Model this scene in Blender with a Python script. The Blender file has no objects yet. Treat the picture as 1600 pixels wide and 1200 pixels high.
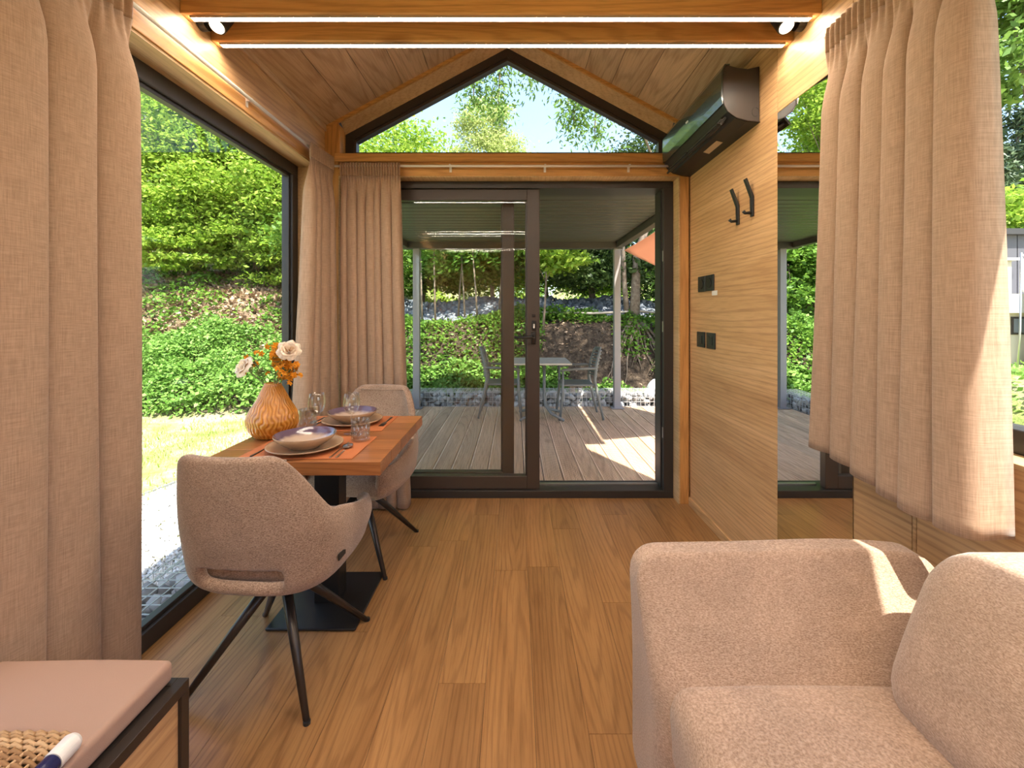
import bpy, math, random
import numpy as np
from mathutils import Vector, Matrix

random.seed(7)
SC = bpy.context.scene
COL = SC.collection

# ------------------------------------------------------------------ camera, sky, sun, exposure
cam_d = bpy.data.cameras.new('camera')
cam = bpy.data.objects.new('camera', cam_d); COL.objects.link(cam)
cam.location = (0, 0, 1.3); cam.rotation_euler = (math.pi / 2, 0, 0)
cam_d.sensor_width = 36; cam_d.lens = 36 * 700 / 1600
cam_d.shift_x = -5 / 1600; cam_d.shift_y = -110 / 1600
cam_d.clip_start = 0.02; cam_d.clip_end = 300
SC.camera = cam
SC.view_settings.view_transform = 'Standard'; SC.view_settings.look = 'None'
SC.view_settings.exposure = 1.05; SC.view_settings.gamma = 1.0
SC.view_settings.use_curve_mapping = False

SUN_DIR = Vector((-0.225, 0.45, -0.865)).normalized()      # the way the sunlight travels
SUN_STRENGTH = 9.5
SKY_STRENGTH = 0.29
LED_STRENGTH = 50.0
SPOT_POWER = 0.7

world = bpy.data.worlds.new('sky'); SC.world = world; world.use_nodes = True
wn = world.node_tree; wn.nodes.clear()
w_out = wn.nodes.new('ShaderNodeOutputWorld'); w_bg = wn.nodes.new('ShaderNodeBackground')
w_sky = wn.nodes.new('ShaderNodeTexSky'); w_sky.sky_type = 'NISHITA'; w_sky.sun_disc = False
w_sky.sun_elevation = math.asin(-SUN_DIR.z); w_sky.sun_rotation = math.atan2(-SUN_DIR.x, -SUN_DIR.y)
w_sky.air_density = 1.0; w_sky.dust_density = 1.2; w_sky.ozone_density = 1.2
w_tc = wn.nodes.new('ShaderNodeTexCoord'); w_noise = wn.nodes.new('ShaderNodeTexNoise')
w_noise.inputs['Scale'].default_value = 2.6; w_noise.inputs['Detail'].default_value = 6
w_ramp = wn.nodes.new('ShaderNodeValToRGB')
w_ramp.color_ramp.elements[0].position = 0.42; w_ramp.color_ramp.elements[0].color = (0.10, 0.10, 0.10, 1)
w_ramp.color_ramp.elements[1].position = 0.75; w_ramp.color_ramp.elements[1].color = (0.45, 0.45, 0.45, 1)
w_mix = wn.nodes.new('ShaderNodeMix'); w_mix.data_type = 'RGBA'
w_mix.inputs['B'].default_value = (2.1, 2.35, 2.6, 1)                # thin high cloud
wn.links.new(w_tc.outputs['Generated'], w_noise.inputs['Vector'])
wn.links.new(w_noise.outputs['Fac'], w_ramp.inputs['Fac'])
wn.links.new(w_ramp.outputs['Color'], w_mix.inputs['Factor'])
wn.links.new(w_sky.outputs['Color'], w_mix.inputs['A'])
wn.links.new(w_mix.outputs['Result'], w_bg.inputs['Color'])
w_bg.inputs['Strength'].default_value = SKY_STRENGTH
wn.links.new(w_bg.outputs['Background'], w_out.inputs['Surface'])

sun_d = bpy.data.lights.new('sun', 'SUN'); sun_d.energy = SUN_STRENGTH; sun_d.angle = math.radians(0.6)
sun_d.color = (1.0, 0.95, 0.86)
sun = bpy.data.objects.new('sun', sun_d); COL.objects.link(sun)
sun.rotation_euler = SUN_DIR.to_track_quat('-Z', 'Y').to_euler(); sun.location = (3, -5, 12)

# ------------------------------------------------------------------ room measures (metres; camera stands at x 0, y 0)
XL, XR = -1.30, 1.19            # inner faces of the long walls
YE = 3.06                       # inner face of the gable wall timber
YB = -2.7                       # back wall
ZE = 2.58                       # eaves height of the ceiling
XRIDGE, PITCH = -0.055, 0.54
ZR = ZE + PITCH * (XR - XRIDGE)

# ------------------------------------------------------------------ helpers
def link(o, parent=None):
    COL.objects.link(o)
    if parent is not None: o.parent = parent
    return o

def tag(o, label=None, cat=None, group=None, kind=None):
    if label: o['label'] = label
    if cat: o['category'] = cat
    if group: o['group'] = group
    if kind: o['kind'] = kind
    return o

def empty(name, loc=(0, 0, 0), rz=0.0, parent=None):
    o = bpy.data.objects.new(name, None); o.empty_display_size = 0.05
    o.location = loc; o.rotation_euler = (0, 0, rz)
    return link(o, parent)

def thing(name, label, cat, loc=(0, 0, 0), rz=0.0, group=None):
    return tag(empty(name, loc, rz), label, cat, group)

def struct(name, label=None, cat=None, loc=(0, 0, 0)):
    return tag(empty(name, loc), label, cat, kind='structure')

def rotm(rx=0, ry=0, rz=0):
    return Matrix.Rotation(rz, 3, 'Z') @ Matrix.Rotation(ry, 3, 'Y') @ Matrix.Rotation(rx, 3, 'X')

class MB:
    """collects shapes; build() links them as ONE mesh object"""
    def __init__(s): s.v = []; s.f = []; s.uv = None
    def add(s, vs, fs):
        n = len(s.v); s.v += [tuple(p) for p in vs]; s.f += [tuple(i + n for i in f) for f in fs]; return s
    def box(s, x0, x1, y0, y1, z0, z1):
        return s.add([(x0,y0,z0),(x1,y0,z0),(x1,y1,z0),(x0,y1,z0),(x0,y0,z1),(x1,y0,z1),(x1,y1,z1),(x0,y1,z1)],
                     [(0,3,2,1),(4,5,6,7),(0,1,5,4),(1,2,6,5),(2,3,7,6),(3,0,4,7)])
    def rbox(s, c, size, R):
        hx, hy, hz = size[0]/2, size[1]/2, size[2]/2
        vs = [Vector(c) + R @ Vector((a*hx, b*hy, d*hz)) for d in (-1,1) for a, b in ((-1,-1),(1,-1),(1,1),(-1,1))]
        return s.add(vs, [(0,3,2,1),(4,5,6,7),(0,1,5,4),(1,2,6,5),(2,3,7,6),(3,0,4,7)])
    def prism(s, poly, axis, a, b):
        """extrude a 2-D polygon along an axis ('x': poly is (y,z); 'y': (x,z); 'z': (x,y))"""
        n = len(poly)
        def P(p, t): return {'x': (t, p[0], p[1]), 'y': (p[0], t, p[1]), 'z': (p[0], p[1], t)}[axis]
        vs = [P(p, a) for p in poly] + [P(p, b) for p in poly]
        fs = [tuple(range(n)), tuple(range(2*n-1, n-1, -1))] + [(i, n+i, n+(i+1) % n, (i+1) % n) for i in range(n)]
        return s.add(vs, fs)
    def tube(s, pts, r, n=8, caps=True):
        pts = [Vector(p) for p in pts]; rs = r if isinstance(r, (list, tuple)) else [r]*len(pts)
        vs, fs = [], []; up = Vector((0, 0, 1)); prev = None
        for i, p in enumerate(pts):
            t = (pts[min(i+1, len(pts)-1)] - pts[max(i-1, 0)]).normalized()
            a = prev if prev is not None else (up if abs(t.z) < .9 else Vector((1, 0, 0)))
            u = (a - t * a.dot(t)).normalized(); w = t.cross(u); prev = u
            for k in range(n):
                q = 2*math.pi*k/n; vs.append(p + (u*math.cos(q) + w*math.sin(q))*rs[i])
        m = len(pts)
        for i in range(m-1):
            for k in range(n):
                fs.append((i*n+k, i*n+(k+1) % n, (i+1)*n+(k+1) % n, (i+1)*n+k))
        if caps: fs += [tuple(range(n-1, -1, -1)), tuple((m-1)*n+k for k in range(n))]
        return s.add(vs, fs)
    def lathe(s, prof, n=32, c=(0, 0, 0), wob=None):
        """prof: (r,z) list from the bottom; a closed profile gives a wall of its own thickness"""
        vs, fs = [], []; m = len(prof)
        for i, (r, z) in enumerate(prof):
            for k in range(n):
                a = 2*math.pi*k/n; rr = r * (wob(a, z) if wob else 1)
                vs.append((c[0]+rr*math.cos(a), c[1]+rr*math.sin(a), c[2]+z))
        for i in range(m-1):
            for k in range(n): fs.append((i*n+k, i*n+(k+1) % n, (i+1)*n+(k+1) % n, (i+1)*n+k))
        return s.add(vs, fs)
    def grid(s, fn, nu, nv, skip=None):
        vs = [fn(i/nu, j/nv) for j in range(nv+1) for i in range(nu+1)]
        fs = [(j*(nu+1)+i, j*(nu+1)+i+1, (j+1)*(nu+1)+i+1, (j+1)*(nu+1)+i) for j in range(nv) for i in range(nu)
              if not (skip and skip(i, j))]
        return s.add(vs, fs)
    def soft(s, c, size, r, n=10, fn=None):
        """rounded box; fn(p) may push its points about"""
        h = [size[0]/2, size[1]/2, size[2]/2]; rr = min(r, *h)
        def coords(H):
            k = 5; inner = H - rr
            a = [-H + rr*(1-math.cos(math.pi/2*i/k)) for i in range(k)]
            m = [-inner + 2*inner*i/n for i in range(n+1)]
            return a + m + [-x for x in reversed(a)]
        cs = [coords(x) for x in h]; idx = {}; vs = []; fs = []
        def V(p):
            key = tuple(round(x, 6) for x in p)
            if key in idx: return idx[key]
            q = Vector(p); inn = Vector([max(-(h[i]-rr), min(h[i]-rr, q[i])) for i in range(3)])
            d = q - inn
            if d.length > 1e-9: q = inn + d.normalized()*rr
            if fn: q = Vector(fn(q))
            idx[key] = len(vs); vs.append(Vector(c)+q); return idx[key]
        for ax in range(3):
            u, w = [(1, 2), (2, 0), (0, 1)][ax]
            for sg in (-1, 1):
                for i in range(len(cs[u])-1):
                    for j in range(len(cs[w])-1):
                        quad = []
                        for a, b in ((i, j), (i+1, j), (i+1, j+1), (i, j+1)):
                            p = [0, 0, 0]; p[ax] = sg*h[ax]; p[u] = cs[u][a]; p[w] = cs[w][b]; quad.append(V(p))
                        if sg < 0: quad.reverse()
                        if len(set(quad)) > 2: fs.append(tuple(dict.fromkeys(quad)))
        return s.add(vs, fs)
    def build(s, name, m, parent=None, smooth=False, bevel=0, solid=0, sub=0, loc=None, seg=2):
        me = bpy.data.meshes.new(name); me.from_pydata(s.v, [], s.f); me.update()
        if s.uv is not None:
            l = me.uv_layers.new(name='UVMap')
            for lp in me.loops: l.data[lp.index].uv = s.uv[lp.vertex_index]
        me.materials.append(m)
        if smooth: me.polygons.foreach_set('use_smooth', [True]*len(me.polygons))
        o = bpy.data.objects.new(name, me)
        if loc: o.location = loc
        if solid:
            k = o.modifiers.new('thickness', 'SOLIDIFY'); k.thickness = solid; k.offset = 0
        if bevel:
            k = o.modifiers.new('bevel', 'BEVEL'); k.width = bevel; k.segments = seg; k.limit_method = 'ANGLE'
            k.harden_normals = False
        if sub:
            k = o.modifiers.new('subdivide', 'SUBSURF'); k.levels = sub; k.render_levels = sub
        return link(o, parent)

def box(name, m, parent, x0, x1, y0, y1, z0, z1, bevel=0.0):
    """one box, its own origin in its middle"""
    c = ((x0+x1)/2, (y0+y1)/2, (z0+z1)/2)
    return MB().box(x0-c[0], x1-c[0], y0-c[1], y1-c[1], z0-c[2], z1-c[2]).build(name, m, parent, bevel=bevel, loc=c)

def copy_tree(o, parent=None):
    c = o.copy(); link(c); c.parent = parent
    for ch in list(o.children): copy_tree(ch, c)
    return c

def np_mesh(name, verts, faces, m, parent=None, smooth=False):
    """large meshes from numpy arrays: verts (n,3), faces (m,k)"""
    k = faces.shape[1]; me = bpy.data.meshes.new(name)
    me.vertices.add(len(verts)); me.vertices.foreach_set('co', np.ascontiguousarray(verts, dtype=np.float32).ravel())
    me.loops.add(faces.size); me.loops.foreach_set('vertex_index', np.ascontiguousarray(faces, dtype=np.int32).ravel())
    me.polygons.add(len(faces)); me.polygons.foreach_set('loop_start', np.arange(0, faces.size, k, dtype=np.int32))
    if smooth: me.polygons.foreach_set('use_smooth', np.ones(len(faces), dtype=bool))
    me.update(calc_edges=True); me.materials.append(m)
    return link(bpy.data.objects.new(name, me), parent)

# ------------------------------------------------------------------ materials
def new_mat(name):
    m = bpy.data.materials.new(name); m.use_nodes = True
    return m, m.node_tree, m.node_tree.nodes['Principled BSDF']

def N(nt, kind, **kw):
    n = nt.nodes.new('ShaderNode' + kind)
    for k, v in kw.items():
        if k in n.inputs: n.inputs[k].default_value = v
        else: setattr(n, k, v)
    return n

def plain(name, col, rough=0.5, metal=0.0, spec=0.5, bump=0.0, bscale=200, coat=0.0):
    m, nt, b = new_mat(name)
    b.inputs['Base Color'].default_value = (*col, 1); b.inputs['Roughness'].default_value = rough
    b.inputs['Metallic'].default_value = metal; b.inputs['Specular IOR Level'].default_value = spec
    b.inputs['Coat Weight'].default_value = coat
    if bump:
        t = N(nt, 'TexCoord'); n = N(nt, 'TexNoise', Scale=bscale, Detail=3.0); bp = N(nt, 'Bump', Strength=bump, Distance=0.002)
        nt.links.new(t.outputs['Object'], n.inputs['Vector']); nt.links.new(n.outputs['Fac'], bp.inputs['Height'])
        nt.links.new(bp.outputs['Normal'], b.inputs['Normal'])
    return m

def ramp(nt, stops):
    r = N(nt, 'ValToRGB'); e = r.color_ramp.elements
    while len(e) < len(stops): e.new(0.5)
    for k, (p, c) in enumerate(stops): e[k].position = p; e[k].color = (*c, 1)
    return r

def mixrgb(nt, a, b, fac, blend='MIX'):
    x = N(nt, 'Mix', data_type='RGBA', blend_type=blend)
    for sock, val in (('A', a), ('B', b)):
        if hasattr(val, 'is_linked') or hasattr(val, 'links'): nt.links.new(val, x.inputs[sock])
        else: x.inputs[sock].default_value = (*val, 1)
    if isinstance(fac, (int, float)): x.inputs['Factor'].default_value = fac
    else: nt.links.new(fac, x.inputs['Factor'])
    return x.outputs['Result']

def wood(name, light, mid, dark, grain='y', rough=0.45, scale=1.0, vary=0.12, knots=0.5, bump=0.12, spec=0.4, cath=0.45, rings=2.6):
    """wood with its grain along one axis of the object; every object takes its own cut of the pattern"""
    m, nt, b = new_mat(name)
    tc = N(nt, 'TexCoord'); oi = N(nt, 'ObjectInfo')
    off = N(nt, 'VectorMath', operation='SCALE'); off.inputs[0].default_value = (17.0, 31.0, 23.0)
    nt.links.new(oi.outputs['Random'], off.inputs['Scale'])
    ad = N(nt, 'VectorMath', operation='ADD')
    nt.links.new(tc.outputs['Object'], ad.inputs[0]); nt.links.new(off.outputs[0], ad.inputs[1])
    def mapped(along, across):
        mp = N(nt, 'Mapping'); sc = [across*scale]*3; sc['xyz'.index(grain)] = along*scale
        mp.inputs['Scale'].default_value = sc; nt.links.new(ad.outputs[0], mp.inputs['Vector']); return mp.outputs[0]
    n1 = N(nt, 'TexNoise', Scale=1.0, Detail=5.0, Roughness=0.6, Distortion=0.8); nt.links.new(mapped(0.55, 7.0), n1.inputs['Vector'])
    n2 = N(nt, 'TexNoise', Scale=1.0, Detail=3.0, Roughness=0.65); nt.links.new(mapped(5.0, 130.0), n2.inputs['Vector'])
    n3 = N(nt, 'TexNoise', Scale=1.0, Detail=2.0); nt.links.new(mapped(0.5, 1.6), n3.inputs['Vector'])
    # ring figure: long ellipses whose centre wanders from board to board
    def frac(k, amp):
        a = N(nt, 'Math', operation='MULTIPLY'); a.inputs[1].default_value = k; nt.links.new(oi.outputs['Random'], a.inputs[0])
        f = N(nt, 'Math', operation='FRACT'); nt.links.new(a.outputs[0], f.inputs[0])
        g = N(nt, 'Math', operation='MULTIPLY_ADD'); g.inputs[1].default_value = amp; g.inputs[2].default_value = -amp/2
        nt.links.new(f.outputs[0], g.inputs[0]); return g.outputs[0]
    cb = N(nt, 'CombineXYZ')
    for ax in range(3): nt.links.new(frac((7.3, 13.7, 5.1)[ax]*9, 1.5 if 'xyz'[ax] == grain else .16), cb.inputs[ax])
    ad2 = N(nt, 'VectorMath', operation='ADD'); nt.links.new(tc.outputs['Object'], ad2.inputs[0]); nt.links.new(cb.outputs[0], ad2.inputs[1])
    mw = N(nt, 'Mapping'); sc = [5.0*scale]*3; sc['xyz'.index(grain)] = .36*scale
    mw.inputs['Scale'].default_value = sc; nt.links.new(ad2.outputs[0], mw.inputs['Vector'])
    wv = N(nt, 'TexWave', wave_type='RINGS', rings_direction='SPHERICAL', Scale=rings, Distortion=7.0, Detail=2.5)
    wv.inputs['Detail Scale'].default_value = .9; nt.links.new(mw.outputs[0], wv.inputs['Vector'])
    base = ramp(nt, [(0.22, dark), (0.48, mid), (0.74, light)]); nt.links.new(n1.outputs['Fac'], base.inputs['Fac'])
    wr = ramp(nt, [(0.0, (0.62, 0.55, 0.50)), (0.35, (1, 1, 1)), (1.0, (1.04, 1.03, 1.0))]); nt.links.new(wv.outputs['Fac'], wr.inputs['Fac'])
    c = mixrgb(nt, base.outputs['Color'], wr.outputs['Color'], cath, 'MULTIPLY')
    fr = ramp(nt, [(0.30, (0.60, 0.53, 0.47)), (0.52, (1, 1, 1)), (0.8, (1.06, 1.05, 1.04))]); nt.links.new(n2.outputs['Fac'], fr.inputs['Fac'])
    c = mixrgb(nt, c, fr.outputs['Color'], 0.55, 'MULTIPLY')
    if knots:
        vo = N(nt, 'TexVoronoi', Scale=1.0); nt.links.new(mapped(1.1, 3.0), vo.inputs['Vector'])
        kr = ramp(nt, [(0.0, (0.30, 0.20, 0.13)), (0.06, (0.55, 0.42, 0.32)), (0.13, (1, 1, 1))]); nt.links.new(vo.outputs['Distance'], kr.inputs['Fac'])
        c = mixrgb(nt, c, kr.outputs['Color'], knots, 'MULTIPLY')
    # tone from board to board and in broad drifts
    mr = N(nt, 'MapRange'); mr.inputs['To Min'].default_value = 1 - vary; mr.inputs['To Max'].default_value = 1 + vary
    nt.links.new(oi.outputs['Random'], mr.inputs['Value'])
    m3 = N(nt, 'MapRange'); m3.inputs['From Min'].default_value = 0.3; m3.inputs['From Max'].default_value = 0.7
    m3.inputs['To Min'].default_value = 0.9; m3.inputs['To Max'].default_value = 1.1; nt.links.new(n3.outputs['Fac'], m3.inputs['Value'])
    mu = N(nt, 'Math', operation='MULTIPLY'); nt.links.new(mr.outputs[0], mu.inputs[0]); nt.links.new(m3.outputs[0], mu.inputs[1])
    hs = N(nt, 'HueSaturation'); nt.links.new(mu.outputs[0], hs.inputs['Value']); nt.links.new(c, hs.inputs['Color'])
    nt.links.new(hs.outputs['Color'], b.inputs['Base Color'])
    b.inputs['Roughness'].default_value = rough; b.inputs['Specular IOR Level'].default_value = spec
    if bump:
        bp = N(nt, 'Bump', Strength=bump, Distance=0.002); nt.links.new(n2.outputs['Fac'], bp.inputs['Height'])
        nt.links.new(bp.outputs['Normal'], b.inputs['Normal'])
    return m

def linen(name, c_lo, c_hi):
    """slubby plain weave; UV in metres"""
    m, nt, b = new_mat(name); tc = N(nt, 'TexCoord')
    def strands(sx, sy):
        mp = N(nt, 'Mapping'); mp.inputs['Scale'].default_value = (sx, sy, 1); nt.links.new(tc.outputs['UV'], mp.inputs['Vector'])
        n = N(nt, 'TexNoise', Scale=1.0, Detail=3.0, Roughness=0.7); n.noise_dimensions = '2D'
        nt.links.new(mp.outputs[0], n.inputs['Vector']); return n.outputs['Fac']
    a, c = strands(420, 14), strands(22, 380)
    ad = N(nt, 'Math', operation='ADD'); nt.links.new(a, ad.inputs[0]); nt.links.new(c, ad.inputs[1])
    hf = N(nt, 'Math', operation='MULTIPLY'); hf.inputs[1].default_value = 0.5; nt.links.new(ad.outputs[0], hf.inputs[0])
    r = ramp(nt, [(0.36, c_lo), (0.62, c_hi)]); nt.links.new(hf.outputs[0], r.inputs['Fac'])
    nt.links.new(r.outputs['Color'], b.inputs['Base Color'])
    b.inputs['Roughness'].default_value = 0.9; b.inputs['Specular IOR Level'].default_value = 0.15
    b.inputs['Sheen Weight'].default_value = 0.15
    bp = N(nt, 'Bump', Strength=0.35, Distance=0.0015); nt.links.new(hf.outputs[0], bp.inputs['Height']); nt.links.new(bp.outputs['Normal'], b.inputs['Normal'])
    tr = N(nt, 'BsdfTranslucent'); nt.links.new(r.outputs['Color'], tr.inputs['Color'])
    mx = N(nt, 'MixShader'); mx.inputs[0].default_value = 0.12
    out = nt.nodes['Material Output']
    nt.links.new(b.outputs[0], mx.inputs[1]); nt.links.new(tr.outputs[0], mx.inputs[2]); nt.links.new(mx.outputs[0], out.inputs['Surface'])
    return m

def chenille(name, c_lo, c_mid, c_hi, rows=150.0):
    """nubby woven upholstery with short broken rows"""
    m, nt, b = new_mat(name); tc = N(nt, 'TexCoord')
    mp = N(nt, 'Mapping'); mp.inputs['Scale'].default_value = (rows*0.55, rows*0.55, rows*1.5); nt.links.new(tc.outputs['Object'], mp.inputs['Vector'])
    n1 = N(nt, 'TexNoise', Scale=1.0, Detail=2.0, Roughness=0.6); nt.links.new(mp.outputs[0], n1.inputs['Vector'])
    n2 = N(nt, 'TexNoise', Scale=7.0, Detail=4.0, Roughness=0.6); nt.links.new(tc.outputs['Object'], n2.inputs['Vector'])
    r = ramp(nt, [(0.32, c_lo), (0.5, c_mid), (0.66, c_hi)]); nt.links.new(n1.outputs['Fac'], r.inputs['Fac'])
    r2 = ramp(nt, [(0.3, (0.80, 0.78, 0.77)), (0.65, (1.08, 1.06, 1.05))]); nt.links.new(n2.outputs['Fac'], r2.inputs['Fac'])
    c = mixrgb(nt, r.outputs['Color'], r2.outputs['Color'], 0.8, 'MULTIPLY')
    nt.links.new(c, b.inputs['Base Color']); b.inputs['Roughness'].default_value = 0.95
    b.inputs['Specular IOR Level'].default_value = 0.1; b.inputs['Sheen Weight'].default_value = 0.35; b.inputs['Sheen Roughness'].default_value = 0.5
    bp = N(nt, 'Bump', Strength=0.55, Distance=0.004); nt.links.new(n1.outputs['Fac'], bp.inputs['Height']); nt.links.new(bp.outputs['Normal'], b.inputs['Normal'])
    return m

def pane_glass(name, tint=(0.97, 0.985, 0.98), f0=0.014, f90=0.6):
    m, nt, b = new_mat(name); nt.nodes.remove(b); out = nt.nodes['Material Output']
    lw = N(nt, 'LayerWeight', Blend=0.5); p = N(nt, 'Math', operation='POWER'); p.inputs[1].default_value = 5.0
    nt.links.new(lw.outputs['Facing'], p.inputs[0])
    mr = N(nt, 'MapRange'); mr.inputs['To Min'].default_value = f0; mr.inputs['To Max'].default_value = f90; nt.links.new(p.outputs[0], mr.inputs['Value'])
    t = N(nt, 'BsdfTransparent'); t.inputs['Color'].default_value = (*tint, 1)
    g = N(nt, 'BsdfGlossy', Roughness=0.0); mx = N(nt, 'MixShader')
    nt.links.new(mr.outputs[0], mx.inputs[0]); nt.links.new(t.outputs[0], mx.inputs[1]); nt.links.new(g.outputs[0], mx.inputs[2])
    nt.links.new(mx.outputs[0], out.inputs['Surface']); return m

def leaf_mat(name, cols, trans=0.35, rough=0.5):
    m, nt, b = new_mat(name); g = N(nt, 'NewGeometry'); out = nt.nodes['Material Output']
    r = ramp(nt, [(i/(len(cols)-1), c) for i, c in enumerate(cols)]); nt.links.new(g.outputs['Random Per Island'], r.inputs['Fac'])
    nt.links.new(r.outputs['Color'], b.inputs['Base Color']); b.inputs['Roughness'].default_value = rough
    b.inputs['Specular IOR Level'].default_value = 0.3
    t = N(nt, 'BsdfTranslucent'); nt.links.new(r.outputs['Color'], t.inputs['Color'])
    mx = N(nt, 'MixShader'); mx.inputs[0].default_value = trans
    nt.links.new(b.outputs[0], mx.inputs[1]); nt.links.new(t.outputs[0], mx.inputs[2]); nt.links.new(mx.outputs[0], out.inputs['Surface'])
    return m

def speckle(name, cols, scale=8.0, rough=0.9, detail=6.0, bump=0.3):
    m, nt, b = new_mat(name); tc = N(nt, 'TexCoord'); n = N(nt, 'TexNoise', Scale=scale, Detail=detail, Roughness=0.65)
    nt.links.new(tc.outputs['Object'], n.inputs['Vector'])
    k = len(cols); r = ramp(nt, [(0.3 + 0.4*i/(k-1), c) for i, c in enumerate(cols)]); nt.links.new(n.outputs['Fac'], r.inputs['Fac'])
    nt.links.new(r.outputs['Color'], b.inputs['Base Color']); b.inputs['Roughness'].default_value = rough; b.inputs['Specular IOR Level'].default_value = 0.2
    if bump:
        bp = N(nt, 'Bump', Strength=bump, Distance=0.02); nt.links.new(n.outputs['Fac'], bp.inputs['Height']); nt.links.new(bp.outputs['Normal'], b.inputs['Normal'])
    return m

def emit(name, col, strength):
    m, nt, b = new_mat(name); b.inputs['Base Color'].default_value = (*col, 1)
    b.inputs['Emission Color'].default_value = (*col, 1); b.inputs['Emission Strength'].default_value = strength
    return m

M = {}
M['laminate'] = wood('oak_laminate', (0.68, 0.43, 0.225), (0.58, 0.35, 0.17), (0.45, 0.255, 0.115), 'y', 0.42, vary=0.03, knots=0.45)
M['ceil'] = wood('oak_ceiling', (0.66, 0.455, 0.30), (0.57, 0.385, 0.245), (0.44, 0.285, 0.175), 'y', 0.5, vary=0.07, knots=0.35)
M['pine'] = wood('pine_timber', (0.70, 0.385, 0.135), (0.62, 0.325, 0.105), (0.48, 0.23, 0.07), 'x', 0.5, scale=1.3, vary=0.05, knots=0.6)
M['pine_y'] = wood('pine_timber_long', (0.70, 0.385, 0.135), (0.62, 0.325, 0.105), (0.48, 0.23, 0.07), 'y', 0.5, scale=1.3, vary=0.05, knots=0.5)
M['pine_z'] = wood('pine_post', (0.70, 0.37, 0.125), (0.62, 0.315, 0.10), (0.48, 0.225, 0.065), 'z', 0.5, scale=1.3, vary=0.05, knots=0.6)
M['reveal'] = wood('pale_plywood', (0.66, 0.46, 0.25), (0.58, 0.39, 0.20), (0.48, 0.31, 0.15), 'y', 0.55, vary=0.03, knots=0.1, cath=0.2)
M['floor'] = wood('vinyl_oak', (0.42, 0.225, 0.092), (0.37, 0.19, 0.074), (0.28, 0.135, 0.05), 'y', 0.33, vary=0.07, knots=0.35, scale=1.25, cath=0.55, rings=3.0, bump=0.1, spec=0.45)
M['deckwood'] = wood('larch_deck', (0.80, 0.62, 0.44), (0.73, 0.54, 0.37), (0.60, 0.42, 0.28), 'y', 0.7, vary=0.12, knots=0.5, bump=0.2)
M['table'] = wood('acacia_table', (0.44, 0.18, 0.06), (0.35, 0.13, 0.04), (0.20, 0.065, 0.02), 'x', 0.3, vary=0.16, knots=0.2, scale=1.4, cath=0.5, spec=0.5)
M['metal'] = plain('anthracite_aluminium', (0.034, 0.029, 0.027), 0.42, 0.0, 0.5)
M['metal_leaf'] = plain('brown_anthracite', (0.060, 0.044, 0.036), 0.4, 0.0, 0.5)
M['black'] = plain('black_steel', (0.022, 0.020, 0.019), 0.38, 0.3)
M['bronze'] = plain('dark_bronze_steel', (0.050, 0.040, 0.034), 0.34, 0.5)
M['plastic'] = plain('matt_black_plastic', (0.020, 0.020, 0.021), 0.45)
M['white'] = plain('white_lacquer', (0.78, 0.74, 0.70), 0.4)
M['steel'] = plain('stainless_steel', (0.62, 0.60, 0.57), 0.18, 1.0)
M['alu'] = plain('bare_aluminium', (0.60, 0.60, 0.60), 0.35, 0.9)
M['linen'] = linen('linen_curtain', (0.35, 0.225, 0.148), (0.50, 0.335, 0.23))
M['chair'] = chenille('chair_chenille', (0.20, 0.125, 0.080), (0.36, 0.24, 0.165), (0.50, 0.355, 0.26), 330)
M['sofa'] = chenille('sofa_chenille', (0.30, 0.195, 0.13), (0.42, 0.285, 0.20), (0.53, 0.38, 0.28), 330)
M['pad'] = plain('rose_suede', (0.42, 0.27, 0.205), 0.85, 0, 0.15, 0.15, 500)
M['pane'] = pane_glass('window_glass')
M['door_pane'] = pane_glass('door_glass', (0.975, 0.985, 0.975), 0.03)
M['mirror'] = plain('mirror_silver', (0.93, 0.94, 0.93), 0.0, 1.0)
M['led'] = emit('led_strip', (1.0, 0.86, 0.69), LED_STRENGTH)
M['spotlens'] = emit('spot_lens', (1.0, 0.84, 0.60), 7.0)
M['dark'] = plain('dark_gap', (0.02, 0.015, 0.012), 0.8)
# ================================================================== THE ROOM
# floor of vinyl planks
floor = struct('floor')
box('subfloor', M['dark'], floor, -1.50, 1.20, YB, 3.34, -0.12, -0.010)
PW = 0.166; row = 0; x = -1.432
rng = random.Random(3)
while x < XR + 0.015:
    x1 = min(x + PW, XR + 0.015); y = YB - rng.random() * 1.2
    while y < 3.15:
        y1 = min(y + 1.32, 3.155)
        if y1 > YB: box('plank', M['floor'], floor, x + .0006, x1 - .0006, max(y, YB) + .0006, y1 - .0006, -0.010, 0.0)
        y = y1
    x = x1

# ceiling slopes, boards along the room
ceiling = struct('ceiling')
ang = math.atan(PITCH); slope_len = (XR - XRIDGE) / math.cos(ang)
nb = 7; bw = slope_len / nb
board_me = MB().box(-bw/2 + .0012, bw/2 - .0012, -(YE - YB)/2, (YE - YB)/2, 0, .014)
first = None
for side in (-1, 1):
    for k in range(nb):
        t = (k + .5) * bw
        cx = XRIDGE + side * (slope_len - t) * math.cos(ang); cz = ZE + t * math.sin(ang)
        if first is None:
            o = board_me.build('plank', M['ceil'], ceiling, bevel=.001, seg=1); first = o
        else:
            o = first.copy(); link(o, ceiling)
        o.location = (cx, (YE + YB)/2, cz); o.rotation_euler = (0, side * ang, 0)
roof = struct('roof')
for side in (-1, 1):
    reach = 1.50 if side < 0 else 1.425
    w = reach / math.cos(ang)
    c = (XRIDGE + side * reach/2, (3.5 + YB)/2, ZR + .07 - PITCH * reach/2)
    o = MB().box(-w/2, w/2, -(3.5 - YB)/2, (3.5 - YB)/2, 0, .10).build('roof_slab', M['metal'], roof, loc=c)
    o.rotation_euler = (0, side * ang, 0)

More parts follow.
